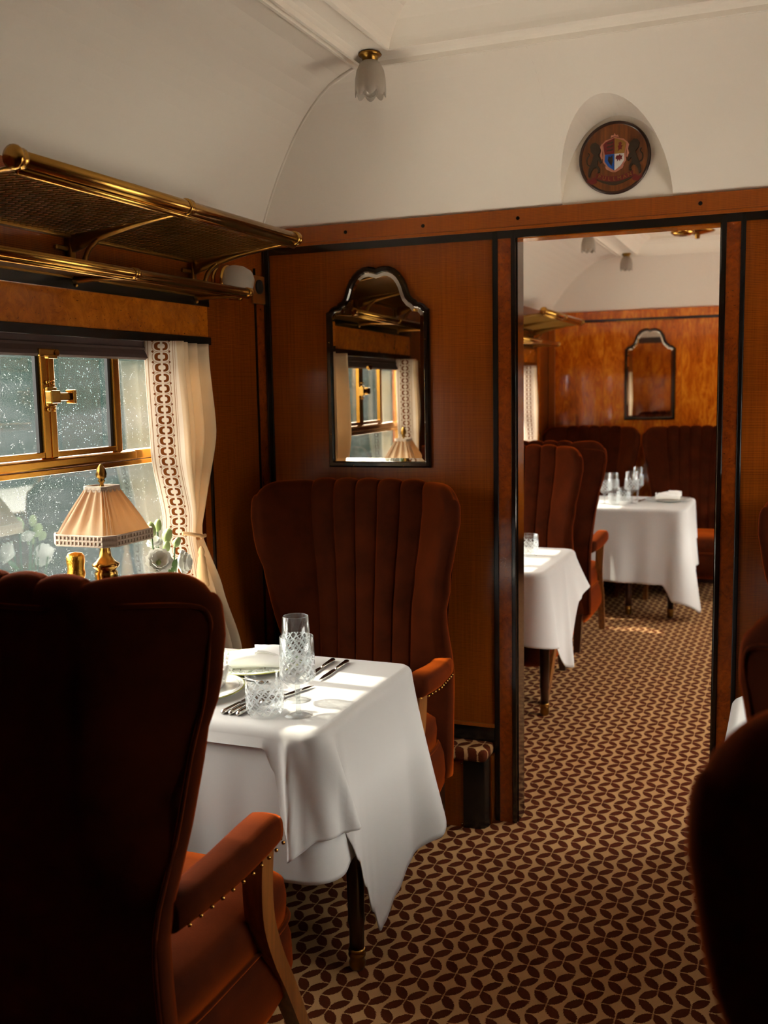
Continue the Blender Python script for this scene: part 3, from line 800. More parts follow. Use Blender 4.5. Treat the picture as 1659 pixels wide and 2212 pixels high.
cloth('white under-cloth in shade hanging straight below the top cloth', XL+0.02, -1.048, 2.137, 2.742, 0.729,
      [(-1, 0.365), (0.0, 0.37), (0.3, 0.35), (0.55, 0.25), (0.62, 0.24), (2, 0.24)], [(-1, 0.012), (0, 0.02), (0.5, 0.015), (0.65, 0.01), (2, 0.01)], folds=0.004)
cloth('bright white top cloth with a corner hanging nearly to the carpet', XL+0.02, -1.040, 2.128, 2.752, TZ,
      [(-1, 0.046), (-0.125, 0.048), (-0.10, 0.10), (-0.075, 0.24), (-0.05, 0.315), (-0.03, 0.30), (-0.005, 0.27), (0.03, 0.262), (0.06, 0.255), (0.075, 0.285), (0.12, 0.375), (0.17, 0.47), (0.22, 0.565), (0.262, 0.64), (0.28, 0.63), (0.36, 0.58), (0.46, 0.54), (0.58, 0.50), (0.64, 0.40), (0.78, 0.22), (2, 0.20)],
      [(-1, 0.004), (-0.10, 0.008), (-0.02, 0.02), (0.10, 0.020), (0.3, 0.030), (0.50, 0.035), (0.59, 0.095), (0.70, 0.015), (2, 0.012)], folds=0.005, nf=5, rc=0.03,
      ridge=[(-0.062, 0.012, 0.034, 0.02), (-0.025, 0.014, -0.014, 0.02), (0.018, 0.016, 0.040, 0.035), (0.060, 0.016, -0.020, 0.02)])
table('dark table right of the aisle, mostly hidden by chairs', -0.085, XR-0.02, 2.145, 2.735, [(-0.05, 2.355), (0.5, 2.355)])
cloth('sunlit white cloth edge between the right chairs and doorway', XR-0.02, -0.100, 2.128, 2.752, TZ,
      [(-1, 0.16), (0.0, 0.18), (0.3, 0.30), (0.6, 0.30), (2, 0.20)], [(-1, 0.01), (0, 0.03), (0.3, 0.03), (0.6, 0.05), (0.75, 0.012), (2, 0.012)], folds=0.006)
table('small dark table with brass-capped leg just beyond the doorway', XL+0.02, -1.02, 4.36, 5.03, [(-1.055, 4.64), (-1.6, 4.64)])
cloth('white cloth on the small table just beyond the doorway', XL+0.02, -1.005, 4.345, 5.045, TZ,
      [(-1, 0.30), (-0.05, 0.32), (0.10, 0.36), (0.30, 0.50), (0.38, 0.46), (0.50, 0.22), (0.66, 0.18), (0.78, 0.20), (2, 0.20)],
      [(-1, 0.01), (0, 0.04), (0.3, 0.02), (0.55, 0.05), (0.64, 0.08), (0.78, 0.012), (2, 0.01)], folds=0.008, nf=6, ridge=[(0.36, 0.03, 0.035, -0.05)], seed=1)
table('long dark table before the far pair of chairs', XL+0.02, -0.66, 6.87, 7.58, [(-0.72, 6.93), (-1.28, 6.93), (-0.72, 7.5), (-1.0, 6.95)])
cloth('white cloth on the long far table, corner trailing to floor', XL+0.02, -0.645, 6.855, 7.60, TZ,
      [(-1.3, 0.47), (-0.12, 0.50), (-0.03, 0.60), (0.04, 0.69), (0.12, 0.62), (0.20, 0.50), (0.30, 0.46), (0.7, 0.44), (0.80, 0.22), (2, 0.22)],
      [(-1.3, 0.012), (-0.1, 0.02), (0.03, 0.09), (0.15, 0.03), (0.6, 0.03), (0.78, 0.02), (2, 0.01)], folds=0.010, nf=8, ridge=[(-0.02, 0.03, 0.03, 0.0), (0.07, 0.03, 0.035, 0.0)], seed=2)

# ------------------------------------------------------------------ tableware
def plate(label, x, y, mt, r=0.15):
    bm = NB(); k = r/0.15
    lathe(bm, [(0.085*k, 0.0), (0.090*k, 0.002), (0.105*k, 0.008), (0.150*k, 0.0155), (0.1505*k, 0.0172), (0.1485*k, 0.0185), (0.106*k, 0.0115), (0.092*k, 0.0065), (0.0, 0.006)], 56, cap1=False)
    return tag(mk('plate', bm, mt, None, True, (x, y, TZ+0.001)), label, 'plate', 'dinner plates')
def napkin(label, x, y, z, rz, sx=1.0):
    root = thing('napkin', label, 'napkin', (x, y, z), rz, 'folded napkins'); root.scale = (1.0, 1.05, 1.25)
    # soft roll of three folded layers
    bm = NB(); rr = []
    for i in range(15):
        f = i/14; px = (-0.080+0.16*f)*sx; bow = math.sin(f*PI)
        sec = []
        for k in range(28):
            a = 2*PI*k/28; c, s = math.cos(a), math.sin(a)
            lump = 1+0.10*math.sin(3*a+f*4)
            sec.append((px+0.010*s*(1 if i in (0, 14) else 0), 0.047*c*lump*(0.86+0.14*bow), 0.021+0.007*bow+0.021*math.copysign(abs(s)**0.8, s)*lump*(0.8+0.30*f)))
        rr.append(sec)
    loft(bm, rr, True, True, True); mk('fold', bm, 'napkin', root, True)
    bm = NB()
    for k in range(3):                                   # edges of the layers at the open end
        tube(bm, [(-0.083*sx, -0.040, 0.010+k*0.012), (-0.085*sx, 0.0, 0.011+k*0.013), (-0.083*sx, 0.040, 0.010+k*0.012)], 0.0045, 6)
    mk('layer_edge', bm, 'napkin', root, True)
    bm = NB(); rr = []
    for i in range(11):
        f = i/10; px = (0.0+0.09*f)*sx
        rr.append([(px, -0.040+0.01*f+0.08*j/8, 0.047+0.004*math.sin(j/8*PI)-0.030*f*f*(abs(j/8-.5)*1.2)+0.003*math.sin(j*1.3+f*5)) for j in range(9)])
    loft(bm, rr, closed=False); q = mk('flap', bm, 'napkin', root, True); md = q.modifiers.new('thick', 'SOLIDIFY'); md.thickness = 0.004
    return root
def tumbler(label, x, y, s=1.0, z=TZ):
    bm = NB()
    lathe(bm, [(0.034*s, 0.0), (0.040*s, 0.002*s), (0.046*s, 0.012*s), (0.048*s, 0.03*s), (0.0485*s, 0.105*s), (0.0480*s, 0.1065*s), (0.0470*s, 0.105*s), (0.0462*s, 0.030*s), (0.042*s, 0.020*s), (0.0, 0.017*s)], 40, cap1=False, uv=True)
    return tag(mk('tumbler', bm, 'cut_glass', None, True, (x, y, z+0.001)), label, 'glass', 'cut crystal glasses')
def goblet(label, x, y, h, rb, rt, z=TZ):
    root = thing('goblet', label, 'glass', (x, y, z+0.001), 0, 'cut crystal glasses')
    hs = h*0.36
    bm = NB(); lathe(bm, [(0.006, hs-0.012), (0.012, hs-0.004), (0.030, hs+0.010), (rb*0.98, hs+0.024), (rb, hs+0.034), (rt, h-0.001), (rt-0.0012, h), (rt-0.0022, h-0.002), (rb-0.003, hs+0.036), (rb*0.9, hs+0.024), (0.015, hs+0.010), (0, hs+0.006)], 40, cap0=True, cap1=False)
    # uv v measured from the bowl foot so the cutting sits on the bowl
    lay = bm.loops.layers.uv.verify()
    for f in bm.faces:
        an = [math.atan2(l.vert.co.y, l.vert.co.x)/(2*PI) % 1 for l in f.loops]; mx_ = max(an)
        for l, a in zip(f.loops, an):
            if mx_-a > 0.5: a += 1
            l[lay].uv = (a, max(0.0, (l.vert.co.z-hs-0.014)*0.078/max(0.05, h*0.80-hs-0.014)+0.006))
    mk('bowl', bm, 'cut_glass', root, True)
    bm = NB(); lathe(bm, [(0.0075, 0.006), (0.0062, 0.02), (0.0060, hs*0.6), (0.0075, hs-0.014), (0.008, hs-0.008)], 10); mk('stem', bm, 'clear_glass', root)
    bm = NB(); lathe(bm, [(0.036, 0.0), (0.0365, 0.0015), (0.020, 0.0045), (0.0085, 0.008), (0.0, 0.009)], 32, cap1=False); mk('foot', bm, 'clear_glass', root, True)
    return root
def knife(label, x, y, rz, L=0.21, z=TZ):
    root = thing('knife', label, 'knife', (x, y, z+0.002), rz, 'silver cutlery')
    bm = NB(); tube(bm, [(0, 0.0, 0.006), (0, 0.004, 0.006), (0, 0.012, 0.006), (0, 0.05, 0.006), (0, 0.085, 0.006), (0, 0.092, 0.006)], [0.003, 0.007, 0.0085, 0.0075, 0.0062, 0.004], 12, flat=(1, .75)); h = mk('handle', bm, 'steel', root, True)
    bm = NB(); poly = [(-0.005, 0.09), (0.005, 0.09), (0.0085, 0.11), (0.009, 0.17), (0.004, L), (-0.002, L-0.01), (-0.0075, 0.15)]
    extr(bm, poly, lambda a, b: (a, b, 0.0045), lambda a, b: (a, b, 0.0065)); mk('blade', bm, 'steel', root)
    return root
def fork(label, x, y, rz, z=TZ):
    root = thing('fork', label, 'fork', (x, y, z+0.002), rz, 'silver cutlery')
    bm = NB(); tube(bm, [(0, 0.0, 0.004), (0, 0.006, 0.004), (0, 0.05, 0.005), (0, 0.10, 0.007), (0, 0.125, 0.008)], [0.003, 0.0085, 0.0065, 0.0045, 0.007], 10, flat=(1, .45)); mk('handle', bm, 'steel', root, True)
    bm = NB()
    for k in range(4):
        xx = -0.0095+0.0063*k; tube(bm, [(xx*0.7, 0.122, 0.008), (xx, 0.14, 0.006), (xx, 0.185, 0.012)], [0.0030, 0.0026, 0.0012], 6)
    mk('tines', bm, 'steel', root, True); return root
plate('plate with green sprig border under the folded napkin, partition side', -1.470, 2.590, 'sprig_plate')
plate('plain white plate with fine green line, near side of table', -1.505, 2.305, 'line_plate')
napkin('folded white napkin on the green sprig plate', -1.440, 2.555, TZ+0.008, 0.50)
napkin('white napkin on the near plain plate half hidden by chair', -1.50, 2.33, TZ+0.008, 0.3)
tumbler('cut crystal tumbler at near table edge', -1.214, 2.196, 1.0)
goblet('cut crystal wine goblet in front, right of the tumbler', -1.133, 2.222, 0.205, 0.0455, 0.0425)
goblet('taller cut crystal goblet behind, beside the napkin', -1.192, 2.335, 0.228, 0.041, 0.034)
for i, x in enumerate((-1.318, -1.296, -1.274)):
    knife(['outermost silver knife left of the tumbler', 'middle of three silver knives left of the tumbler', 'silver knife right beside the tumbler'][i], x, 2.160, -0.02+0.01*i)
knife('silver knife behind the front goblet', -1.262, 2.26, -0.30, 0.20)
for i, (x, yy) in enumerate(((-1.215, 2.725), (-1.262, 2.728))):
    knife(['silver knife at partition side, nearer the aisle', 'silver knife at partition side, nearer the plate'][i], x, yy-0.01, PI+0.04)
fork('silver fork between the two plates', -1.335, 2.44, 1.45)
tumbler('tumbler on the small table beyond the doorway', -1.164, 4.77, 1.0)
goblet('leftmost goblet on the far table', -1.185, 7.06, 0.215, 0.050, 0.046)
goblet('goblet just behind the leftmost far goblet', -1.16, 7.28, 0.20, 0.040, 0.036)
goblet('front goblet of the right pair on far table', -1.010, 7.12, 0.225, 0.050, 0.046)
goblet('back goblet of the right pair on far table', -1.00, 7.34, 0.240, 0.042, 0.038)
tumbler('small front tumbler between the far goblets', -1.115, 7.02, 0.82)
tumbler('larger back tumbler between the far goblets', -1.075, 7.18, 1.0)
plate('white plate on the far table near the aisle', -0.79, 7.36, 'porcelain')
napkin('napkin on the far table plate', -0.79, 7.36, TZ+0.008, 0.1)
knife('silver knife left of far plate', -0.975, 7.20, -0.1)
fork('silver fork right of far plate', -0.67, 7.42, 0.0)

# ------------------------------------------------------------------ table lamp
LX, LY = -1.655, 2.165
lp = thing('table_lamp', 'brass table lamp with pleated cream shade by the window', 'lamp', (LX, LY, TZ+0.001))
bm = NB(); lathe(bm, [(0.060, 0.0), (0.062, 0.006), (0.052, 0.012), (0.048, 0.022), (0.030, 0.030), (0.022, 0.045), (0.014, 0.055), (0.012, 0.16), (0.016, 0.18), (0.011, 0.20), (0.012, 0.24), (0.014, 0.262), (0.010, 0.276),
                     (0.012, 0.285), (0.024, 0.305), (0.0285, 0.335), (0.030, 0.350), (0.025, 0.356), (0.034, 0.366), (0.036, 0.372), (0.024, 0.380), (0.016, 0.392), (0.014, 0.41), (0.010, 0.43), (0.007, 0.44), (0.006, 0.57)], 24,
                mod=lambda a, k, r, z: 1+(0.05*math.cos(a*14) if 0.28 < z < 0.35 else 0)); mk('base', bm, 'brass', lp, True)
def oct_ring(hx, hy, cut, n, z, pleat):
    c = [(hx, -hy+cut), (hx, hy-cut), (hx-cut, hy), (-hx+cut, hy), (-hx, hy-cut), (-hx, -hy+cut), (-hx+cut, -hy), (hx-cut, -hy)]
    per = []; 
    for i in range(8):
        a, b = Vector(c[i]), Vector(c[(i+1) % 8]); m_ = n if i % 2 == 0 else max(3, n//5) if False else n
        for k in range(m_):
            p = a.lerp(b, k/m_); nn = Vector((b.y-a.y, a.x-b.x)).normalized()
            p = p + nn*pleat*math.sin(2*PI*(k/m_)*(3 if i % 2 == 0 or True else 1))
            per.append((p.x, p.y, z))
    return per
bm = NB(); rr = []
for k in range(13):
    f = k/12; z = 0.455+0.118*f
    hx = 0.092+(0.032-0.092)*f; hy = 0.098+(0.034-0.098)*f; cut = 0.024+(0.010-0.024)*f
    rr.append(oct_ring(hx, hy, cut, 18, z, 0.0065*(0.25+0.75*math.sin(min(1, f*1.15)*PI*0.75))*(1-0.35*f)))
loft(bm, rr, True); sh = mk('shade', bm, 'shade_fabric', lp, True)
def braid(hx, hy, cut, z0, z1, nm):
    ring0 = oct_ring(hx, hy, cut, 12, 0, 0); bm = NB(); n = len(ring0)
    loft(bm, [[(x, y_, z) for x, y_, _ in ring0] for z in (z0, z1)], True)
    for zz in (z0, z1):
        tube(bm, [(x*1.01, y_*1.01, zz) for x, y_, _ in ring0]+[(ring0[0][0]*1.01, ring0[0][1]*1.01, zz)], 0.0028, 6, False)
    for i in range(0, n):
        a = Vector(ring0[i]); tube(bm, [(a.x*1.012, a.y*1.012, z0), (a.x*1.012, a.y*1.012, z1)], 0.0026, 5)
    return mk(nm, bm, 'braid', sh, True)
braid(0.094, 0.100, 0.024, 0.434, 0.446, 'braid_trim'); braid(0.094, 0.100, 0.024, 0.447, 0.459, 'braid_trim')
braid(0.034, 0.036, 0.010, 0.565, 0.576, 'braid_trim')
bm = NB(); rr0 = oct_ring(0.033, 0.035, 0.010, 8, 0.574, 0); bm.faces.new([bm.verts.new(p) for p in rr0]); mk('shade_top', bm, 'shade_fabric', sh)
bm = NB(); lathe(bm, [(0.006, 0.566), (0.010, 0.570), (0.006, 0.576), (0.005, 0.584), (0.010, 0.590), (0.006, 0.594), (0.012, 0.600), (0.0125, 0.608), (0.010, 0.620), (0.005, 0.630), (0.001, 0.634)], 14,
                mod=lambda a, k, r, z: 1+(0.16*math.cos(a*7+k*PI) if z > 0.593 else 0)); mk('finial', bm, 'old_brass', lp, True)

# ------------------------------------------------------------------ champagne bottle
bo = thing('champagne_bottle', 'gold-foiled neck of a sparkling wine bottle left of the lamp', 'bottle', (-1.695, 2.095, TZ+0.001))
bm = NB(); lathe(bm, [(0.042, 0.0), (0.050, 0.006), (0.051, 0.17), (0.046, 0.21), (0.032, 0.25), (0.022, 0.29), (0.019, 0.33)], 24); mk('body', bm, 'olive_glass', bo, True)
bm = NB(); lathe(bm, [(0.0245, 0.285), (0.0215, 0.31), (0.0205, 0.345), (0.0225, 0.350), (0.0235, 0.358), (0.0215, 0.366), (0.0215, 0.376), (0.0235, 0.388), (0.0225, 0.402), (0.017, 0.410), (0.0, 0.413)], 22, cap1=False,
                mod=lambda a, k, r, z: 1+0.025*math.sin(a*9+k*2)); mk('foil', bm, 'gold_foil', bo, True)

# ------------------------------------------------------------------ flowers in a glass vase
fx, fy = -1.640, 2.385
fl = thing('flower_vase', 'small glass vase of white lisianthus right of the lamp', 'flowers', (fx, fy, TZ+0.001))
bm = NB(); lathe(bm, [(0.030, 0.0), (0.032, 0.003), (0.026, 0.02), (0.027, 0.12), (0.034, 0.25), (0.0335, 0.252), (0.026, 0.12), (0.024, 0.02), (0.0, 0.012)], 24, cap1=False); mk('vase', bm, 'clear_glass', fl, True)
def bloom(x, y_, z, r, tilt, rz):
    bm = NB()
    for j in range(3):
        for k in range(5):
            a0 = 2*PI*(k+0.5*j)/5; rr = []
            for i in range(6):
                f = i/5; rad = r*(0.15+0.85*math.sin(f*PI*0.52))*(0.62+0.19*j); hz = r*(1.15*f-0.32*f*f*j*0.8)
                row = []
                for q in range(7):
                    g_ = (q-3)/3; aa = a0+g_*0.78*(0.25+0.75*math.sin(f*PI*0.62)); w = 1+0.08*math.sin(g_*7+j*2+k)*f
                    row.append((rad*w*math.cos(aa), rad*w*math.sin(aa), hz*(1-0.10*g_*g_)))
                rr.append(row)
            loft(bm, rr, closed=False)
    Mx = Matrix.Translation((x, y_, z)) @ Matrix.Rotation(rz, 4, 'Z') @ Matrix.Rotation(tilt, 4, 'X')
    bmesh.ops.transform(bm, matrix=Mx, verts=bm.verts)
    o = mk('bloom', bm, 'petal', fl, True)
    bm = NB(); lathe(bm, [(0.001, 0.0), (r*0.20, r*0.1), (r*0.16, r*0.45), (0.001, r*0.6)], 10, cap0=False, cap1=False); bmesh.ops.transform(bm, matrix=Mx, verts=bm.verts); mk('flower_centre', bm, 'bud_green', o, True)
def stem(p, q):
    bm = NB(); p, q = Vector(p), Vector(q); m_ = p.lerp(q, 0.5)+Vector((0.006, -0.005, 0)); tube(bm, spline([p, m_, q], 5), 0.0022, 6); mk('stem', bm, 'stem_green', fl, True)
for (x, y_, z, r, ti, rz) in ((0.02, -0.035, 0.345, 0.037, 1.15, 0.75), (0.0, 0.085, 0.325, 0.036, 1.5, 1.8), (-0.01, 0.0, 0.385, 0.024, 0.5, 0.3), (-0.03, 0.05, 0.33, 0.026, 0.8, 2.0)):
    bloom(x, y_, z, r, ti, rz); stem((x*0.2, y_*0.15, 0.02), (x, y_, z))
def bud(x, y_, z, h, tx):
    bm = NB(); lathe(bm, [(0.002, 0), (h*0.26, h*0.2), (h*0.32, h*0.5), (h*0.22, h*0.85), (0.003, h)], 10, mod=lambda a, k, r, z: 1+0.12*math.cos(a*5))
    bmesh.ops.transform(bm, matrix=Matrix.Translation((x, y_, z)) @ Matrix.Rotation(tx, 4, 'X'), verts=bm.verts); mk('bud', bm, 'bud_green', fl, True); stem((x*0.2, y_*0.2, 0.02), (x, y_, z))
for b_ in ((0.0, -0.030, 0.415, 0.045, 0.1), (-0.01, 0.012, 0.425, 0.036, -0.2), (0.0, 0.035, 0.39, 0.045, -0.5), (0.01, 0.065, 0.375, 0.034, -0.8), (0.01, 0.020, 0.365, 0.034, -0.3)): bud(*b_)
for (x, y_, z, an, L) in ((0.015, 0.055, 0.235, 0.6, 0.06), (0.02, -0.02, 0.30, 2.4, 0.055), (0.01, 0.03, 0.30, 1.0, 0.05), (0.02, -0.045, 0.22, 2.8, 0.07)):
    bm = NB(); rr = []
    for i in range(7):
        f = i/6; w = 0.010*math.sin(f*PI)**0.8+0.0006; d = Vector((0.2, math.cos(an), math.sin(an)))*L*f
        rr.append([(x+d.x-w*0.6, y_+d.y-w*math.sin(an), z+d.z+w*math.cos(an)), (x+d.x+0.003, y_+d.y, z+d.z), (x+d.x+w*0.6, y_+d.y+w*math.sin(an), z+d.z-w*math.cos(an))])
    loft(bm, rr, closed=False); q = mk('leaf', bm, 'leaf_green', fl, True); md = q.modifiers.new('thick', 'SOLIDIFY'); md.thickness = 0.001

# ------------------------------------------------------------------ luggage racks
def rack(label, yc, n_detail=True):
    root = thing('luggage_rack', label, 'luggage rack', (XL, yc, 1.87), 0, 'brass luggage racks')
    y0, y1 = -0.615, 0.615; px = 0
    for nm, xr_, zr, xb, zb, rad in (('upper', 0.385, 0.156, 0.02, 0.112, 0.0175), ('lower', 0.215, 0.0, 0.02, 0.004, 0.0120)):
        bm = NB(); tube(bm, [(xr_, y0-0.01, zr), (xr_, y1, zr)], rad, 16); rl = mk('rail', bm, 'brass', root, True)
        bm = NB(); tube(bm, [(xr_-0.006, y0, zr-rad*1.25), (xr_-0.006, y1, zr-rad*1.25)], rad*0.48, 10); mk('under_rail', bm, 'brass', rl, True)
        for yy in (y0-0.005, 0.0, y1-0.004):
            bm = NB(); lathe(bm, [(rad*1.02, -0.012), (rad*1.25, -0.010), (rad*1.25, -0.004), (rad*1.08, 0.0), (rad*1.25, 0.004), (rad*1.25, 0.010), (rad*1.02, 0.012)], 16)
            bmesh.ops.transform(bm, matrix=Matrix.Translation((xr_, yy, zr)) @ Matrix.Rotation(PI/2, 4, 'X'), verts=bm.verts); mk('collar', bm, 'brass', rl, True)
        bm = NB(); lathe(bm, [(rad*1.35, 0.0), (rad*1.45, 0.004), (rad*1.4, 0.010), (rad*0.9, 0.014), (0, 0.016)], 18, cap1=False)
        bmesh.ops.transform(bm, matrix=Matrix.Translation((xr_, y0-0.012, zr)) @ Matrix.Rotation(PI/2, 4, 'X'), verts=bm.verts); mk('end_cap', bm, 'brass', rl, True)
        # wall edge bar
        bm = NB(); box(bm, xb-0.016, xb+0.004, y0, y1, zb-0.008, zb+0.008, r=0.003); mk('wall_bar', bm, 'old_brass', root)
        # end frames and brackets
        for k_, yy in enumerate((y0, 0.0, y1-0.006)):
            bm = NB(); rr = []
            for i in range(13):
                f = i/12; x = xb+(xr_-0.01-xb)*f; zt = zb+(zr-0.012-zb)*f; hz = 0.006+0.030*(1-f)**2*(1.3 if nm == 'upper' else 0.5)
                rr.append([(x, yy-0.009, zt), (x, yy-0.012, zt-hz*0.5), (x, yy-0.005, zt-hz), (x, yy+0.005, zt-hz), (x, yy+0.012, zt-hz*0.5), (x, yy+0.009, zt)])
            loft(bm, rr, True, True, True); mk('bracket_arm', bm, 'old_brass', root, True)
        # woven wire: flat bars crossing on the slant
        bm = NB(); W_ = xr_-0.012-xb; L_ = y1-y0; sp = 0.0215; hw = 0.0032
        zf = lambda x: zb+(zr-0.010-zb)*(x-xb)/(xr_-xb)
        def bar(p, q, dz):
            d = Vector((q[0]-p[0], q[1]-p[1], 0)); nrm = Vector((-d.y, d.x, 0)).normalized()*hw
            a = [(p[0]-nrm.x, p[1]-nrm.y, zf(p[0])+dz), (p[0]+nrm.x, p[1]+nrm.y, zf(p[0])+dz), (q[0]+nrm.x, q[1]+nrm.y, zf(q[0])+dz), (q[0]-nrm.x, q[1]-nrm.y, zf(q[0])+dz)]
            t_ = [bm.verts.new(v) for v in a]; b_ = [bm.verts.new((v[0], v[1], v[2]-0.0018)) for v in a]
            bm.faces.new(t_); bm.faces.new(b_[::-1])
            for i in range(4): bm.faces.new((t_[i], b_[i], b_[(i+1) % 4], t_[(i+1) % 4]))
        for sgn, dz in ((1, 0.0), (-1, 0.002)):
            sl_ = 0.55*sgn; n = int((L_+abs(sl_)*W_)/sp)+1
            for i in range(n+1):
                ya = y0-(abs(sl_)*W_ if sl_ > 0 else 0)+i*sp
                f0, f1 = 0.0, 1.0
                yb_ = ya+sl_*W_
                for lim, up in ((y0, False), (y1, True)):
                    pass
                def clipf(lo):
                    return (lo-ya)/(sl_*W_)
                ta, tb = clipf(y0), clipf(y1)
                lo_, hi_ = max(0.0, min(ta, tb)), min(1.0, max(ta, tb))
                if hi_-lo_ > 0.03: bar((xb+W_*lo_, ya+sl_*W_*lo_), (xb+W_*hi_, ya+sl_*W_*hi_), dz)
        mw = mk('wire_shelf', bm, 'old_brass', root); mw['kind'] = 'stuff'
    for yy in (y0, 0.0, y1-0.006):                       # cast uprights against the wall, with a scroll
        bm = NB(); box(bm, 0.002, 0.020, yy-0.012, yy+0.012, -0.012, 0.125, r=0.004); up = mk('upright', bm, 'old_brass', root)
        bm = NB(); tube(bm, spline([(0.020, yy, 0.012), (0.050, yy, 0.030), (0.070, yy, 0.070), (0.105, yy, 0.098)], 5), 0.008, 8, flat=(1.1, .8)); mk('scroll', bm, 'old_brass', up, True)
        bm = NB(); box(bm, 0.004, 0.014, yy-0.06, yy+0.012, 0.070, 0.082, r=0.003); mk('lug', bm, 'old_brass', up)
        bm = NB(); ball(bm, (0.022, yy+0.002, -0.020), 0.006, 2); mk('stud', bm, 'old_brass', up, True)
    return root
rack('two-tier brass luggage rack above the left window', 2.31)
rack('two-tier brass luggage rack seen through the doorway', 7.0)

# ------------------------------------------------------------------ wall light and call disc in the corner
sc_ = thing('wall_light', 'frosted glass wall light with brass rim behind the rack', 'wall light', (XL, 3.10, 1.93))
bm = NB(); lathe(bm, [(0.050, 0.0), (0.052, 0.006), (0.044, 0.012), (0.020, 0.016)], 24); bmesh.ops.transform(bm, matrix=Matrix.Rotation(PI/2, 4, 'Y'), verts=bm.verts); mk('wall_plate', bm, 'brass', sc_, True)
bm = NB(); lathe(bm, [(0.052, 0.016), (0.056, 0.024), (0.052, 0.032), (0.057, 0.040), (0.050, 0.046)], 24); bmesh.ops.transform(bm, matrix=Matrix.Rotation(PI/2, 4, 'Y'), verts=bm.verts); mk('rim', bm, 'brass', sc_, True)
bm = NB(); lathe(bm, [(0.050, 0.044), (0.053, 0.065), (0.048, 0.095), (0.034, 0.120), (0.014, 0.132), (0, 0.134)], 24, cap1=False); bmesh.ops.transform(bm, matrix=Matrix.Rotation(PI/2, 4, 'Y'), verts=bm.verts); mk('glass_dome', bm, 'frosted', sc_, True)
bm = NB(); tube(bm, [(0.04, 0.0, -0.056), (0.085, 0.0, -0.058), (0.10, 0.0, -0.048)], [0.006, 0.009, 0.004], 10); mk('thumb_screw', bm, 'brass', sc_, True)
sp_ = thing('wall_speaker', 'round black disc on a pale wood plate in the corner', 'speaker', (XL, 3.365, 1.925))
bm = NB(); box(bm, 0.005, 0.012, -0.045, 0.048, -0.05, 0.05); mk('wood_plate', bm, 'oak', sp_)
bm = NB(); lathe(bm, [(0.0255, 0.0), (0.0255, 0.006), (0.021, 0.008), (0, 0.008)], 28, cap1=False); bmesh.ops.transform(bm, matrix=Matrix.Translation((0.012, -0.002, 0.010)) @ Matrix.Rotation(PI/2, 4, 'Y'), verts=bm.verts); mk('disc', bm, 'rubber', sp_)

# ------------------------------------------------------------------ mirrors
def mirror(label, xc, y, zb, sc):
    root = thing('wall_mirror', label, 'mirror', (xc, y, zb), 0, 'arched wall mirrors')
    half = [(0.195, 0.0), (0.195, 0.28), (0.195, 0.555), (0.186, 0.560), (0.176, 0.572), (0.163, 0.578), (0.152, 0.580), (0.146, 0.588), (0.135, 0.594), (0.125, 0.606), (0.119, 0.622), (0.113, 0.643), (0.103, 0.664), (0.089, 0.684), (0.070, 0.700), (0.048, 0.709), (0.028, 0.711), (0.012, 0.708)]
    out = [(x*sc, z*sc) for x, z in half] + [(0.0, 0.704*sc)] + [(-x*sc, z*sc) for x, z in half[::-1]]
    def inset(poly, d):
        n = len(poly); r_ = []
        for i in range(n):
            p0, p1, p2 = Vector(poly[i-1]), Vector(poly[i]), Vector(poly[(i+1) % n])
            n1 = Vector((-(p1-p0).y, (p1-p0).x)).normalized(); n2 = Vector((-(p2-p1).y, (p2-p1).x)).normalized()
            b_ = n1+n2; b_ = b_/max(0.35, (b_.length_squared/2)); r_.append((p1.x+b_.x*d, p1.y+b_.y*d))
        return r_
    i1, i2, i3 = inset(out, 0.006), inset(out, 0.017), inset(out, 0.021); i4 = inset(out, 0.034)
    bm = NB()
    R3 = lambda poly, d: [(x, d, z) for x, z in poly]
    loft(bm, [R3(out, 0.0), R3(out, -0.012), R3(i1, -0.020), R3(i2, -0.020), R3(i3, -0.012), R3(i3, -0.004)], True)
    mk('frame', bm, 'ebony', root)
    bm = NB(); loft(bm, [R3(i3, -0.0074), R3(i4, -0.0085)], True); mk('bevel', bm, 'silvering', root)
    bm = NB(); bm.faces.new([bm.verts.new(p) for p in R3(i4, -0.0085)]); mk('glass', bm, 'silvering', root)
    bm = NB()
    for (x, z) in ((-0.19, 0.45), (0.19, 0.45), (-0.19, 0.12), (0.19, 0.12), (-0.10, 0.006), (0.10, 0.006), (-0.095, 0.672), (0.095, 0.672)):
        ball(bm, (x*sc*0.955, -0.0205, z*sc), 0.0022, 1)
    mk('pins', bm, 'brass', root, True)
    return root
mirror('black-framed arched mirror on the near partition reflecting the window', -1.376, YP-0.0145, 1.275, 1.0).rotation_euler.z = 0.034
mirror('smaller-looking arched mirror on the far end wall', -1.040, YF-0.008, 1.283, 1.0)

# ------------------------------------------------------------------ crest plaque
pq = thing('crest_plaque', 'round oak plaque with painted shield and lions in the lunette', 'plaque', (-0.548, YP-0.005, 2.276))
def zl(bm): 
    bmesh.ops.transform(bm, matrix=Matrix.Rotation(PI/2, 4, 'X'), verts=bm.verts); return bm
bm = NB(); lathe(bm, [(0.108, 0.0), (0.108, 0.010), (0.0, 0.010)], 48, cap1=False); mk('disc', zl(bm), 'oak', pq)
bm = NB(); lathe(bm, [(0.106, 0.0), (0.113, 0.002), (0.114, 0.010), (0.109, 0.014), (0.104, 0.0105)], 48, cap0=False, cap1=False); mk('rim', zl(bm), 'dark_wood', pq, True)
for n_, c_ in (('crest_red', (110, 22, 20)), ('crest_gold', (150, 108, 40)), ('crest_blue', (24, 84, 170)), ('crest_white', (214, 210, 204)), ('crest_bronze', (52, 36, 18)), ('crest_pink', (196, 128, 104))):
    plain(n_, c_, 0.45)
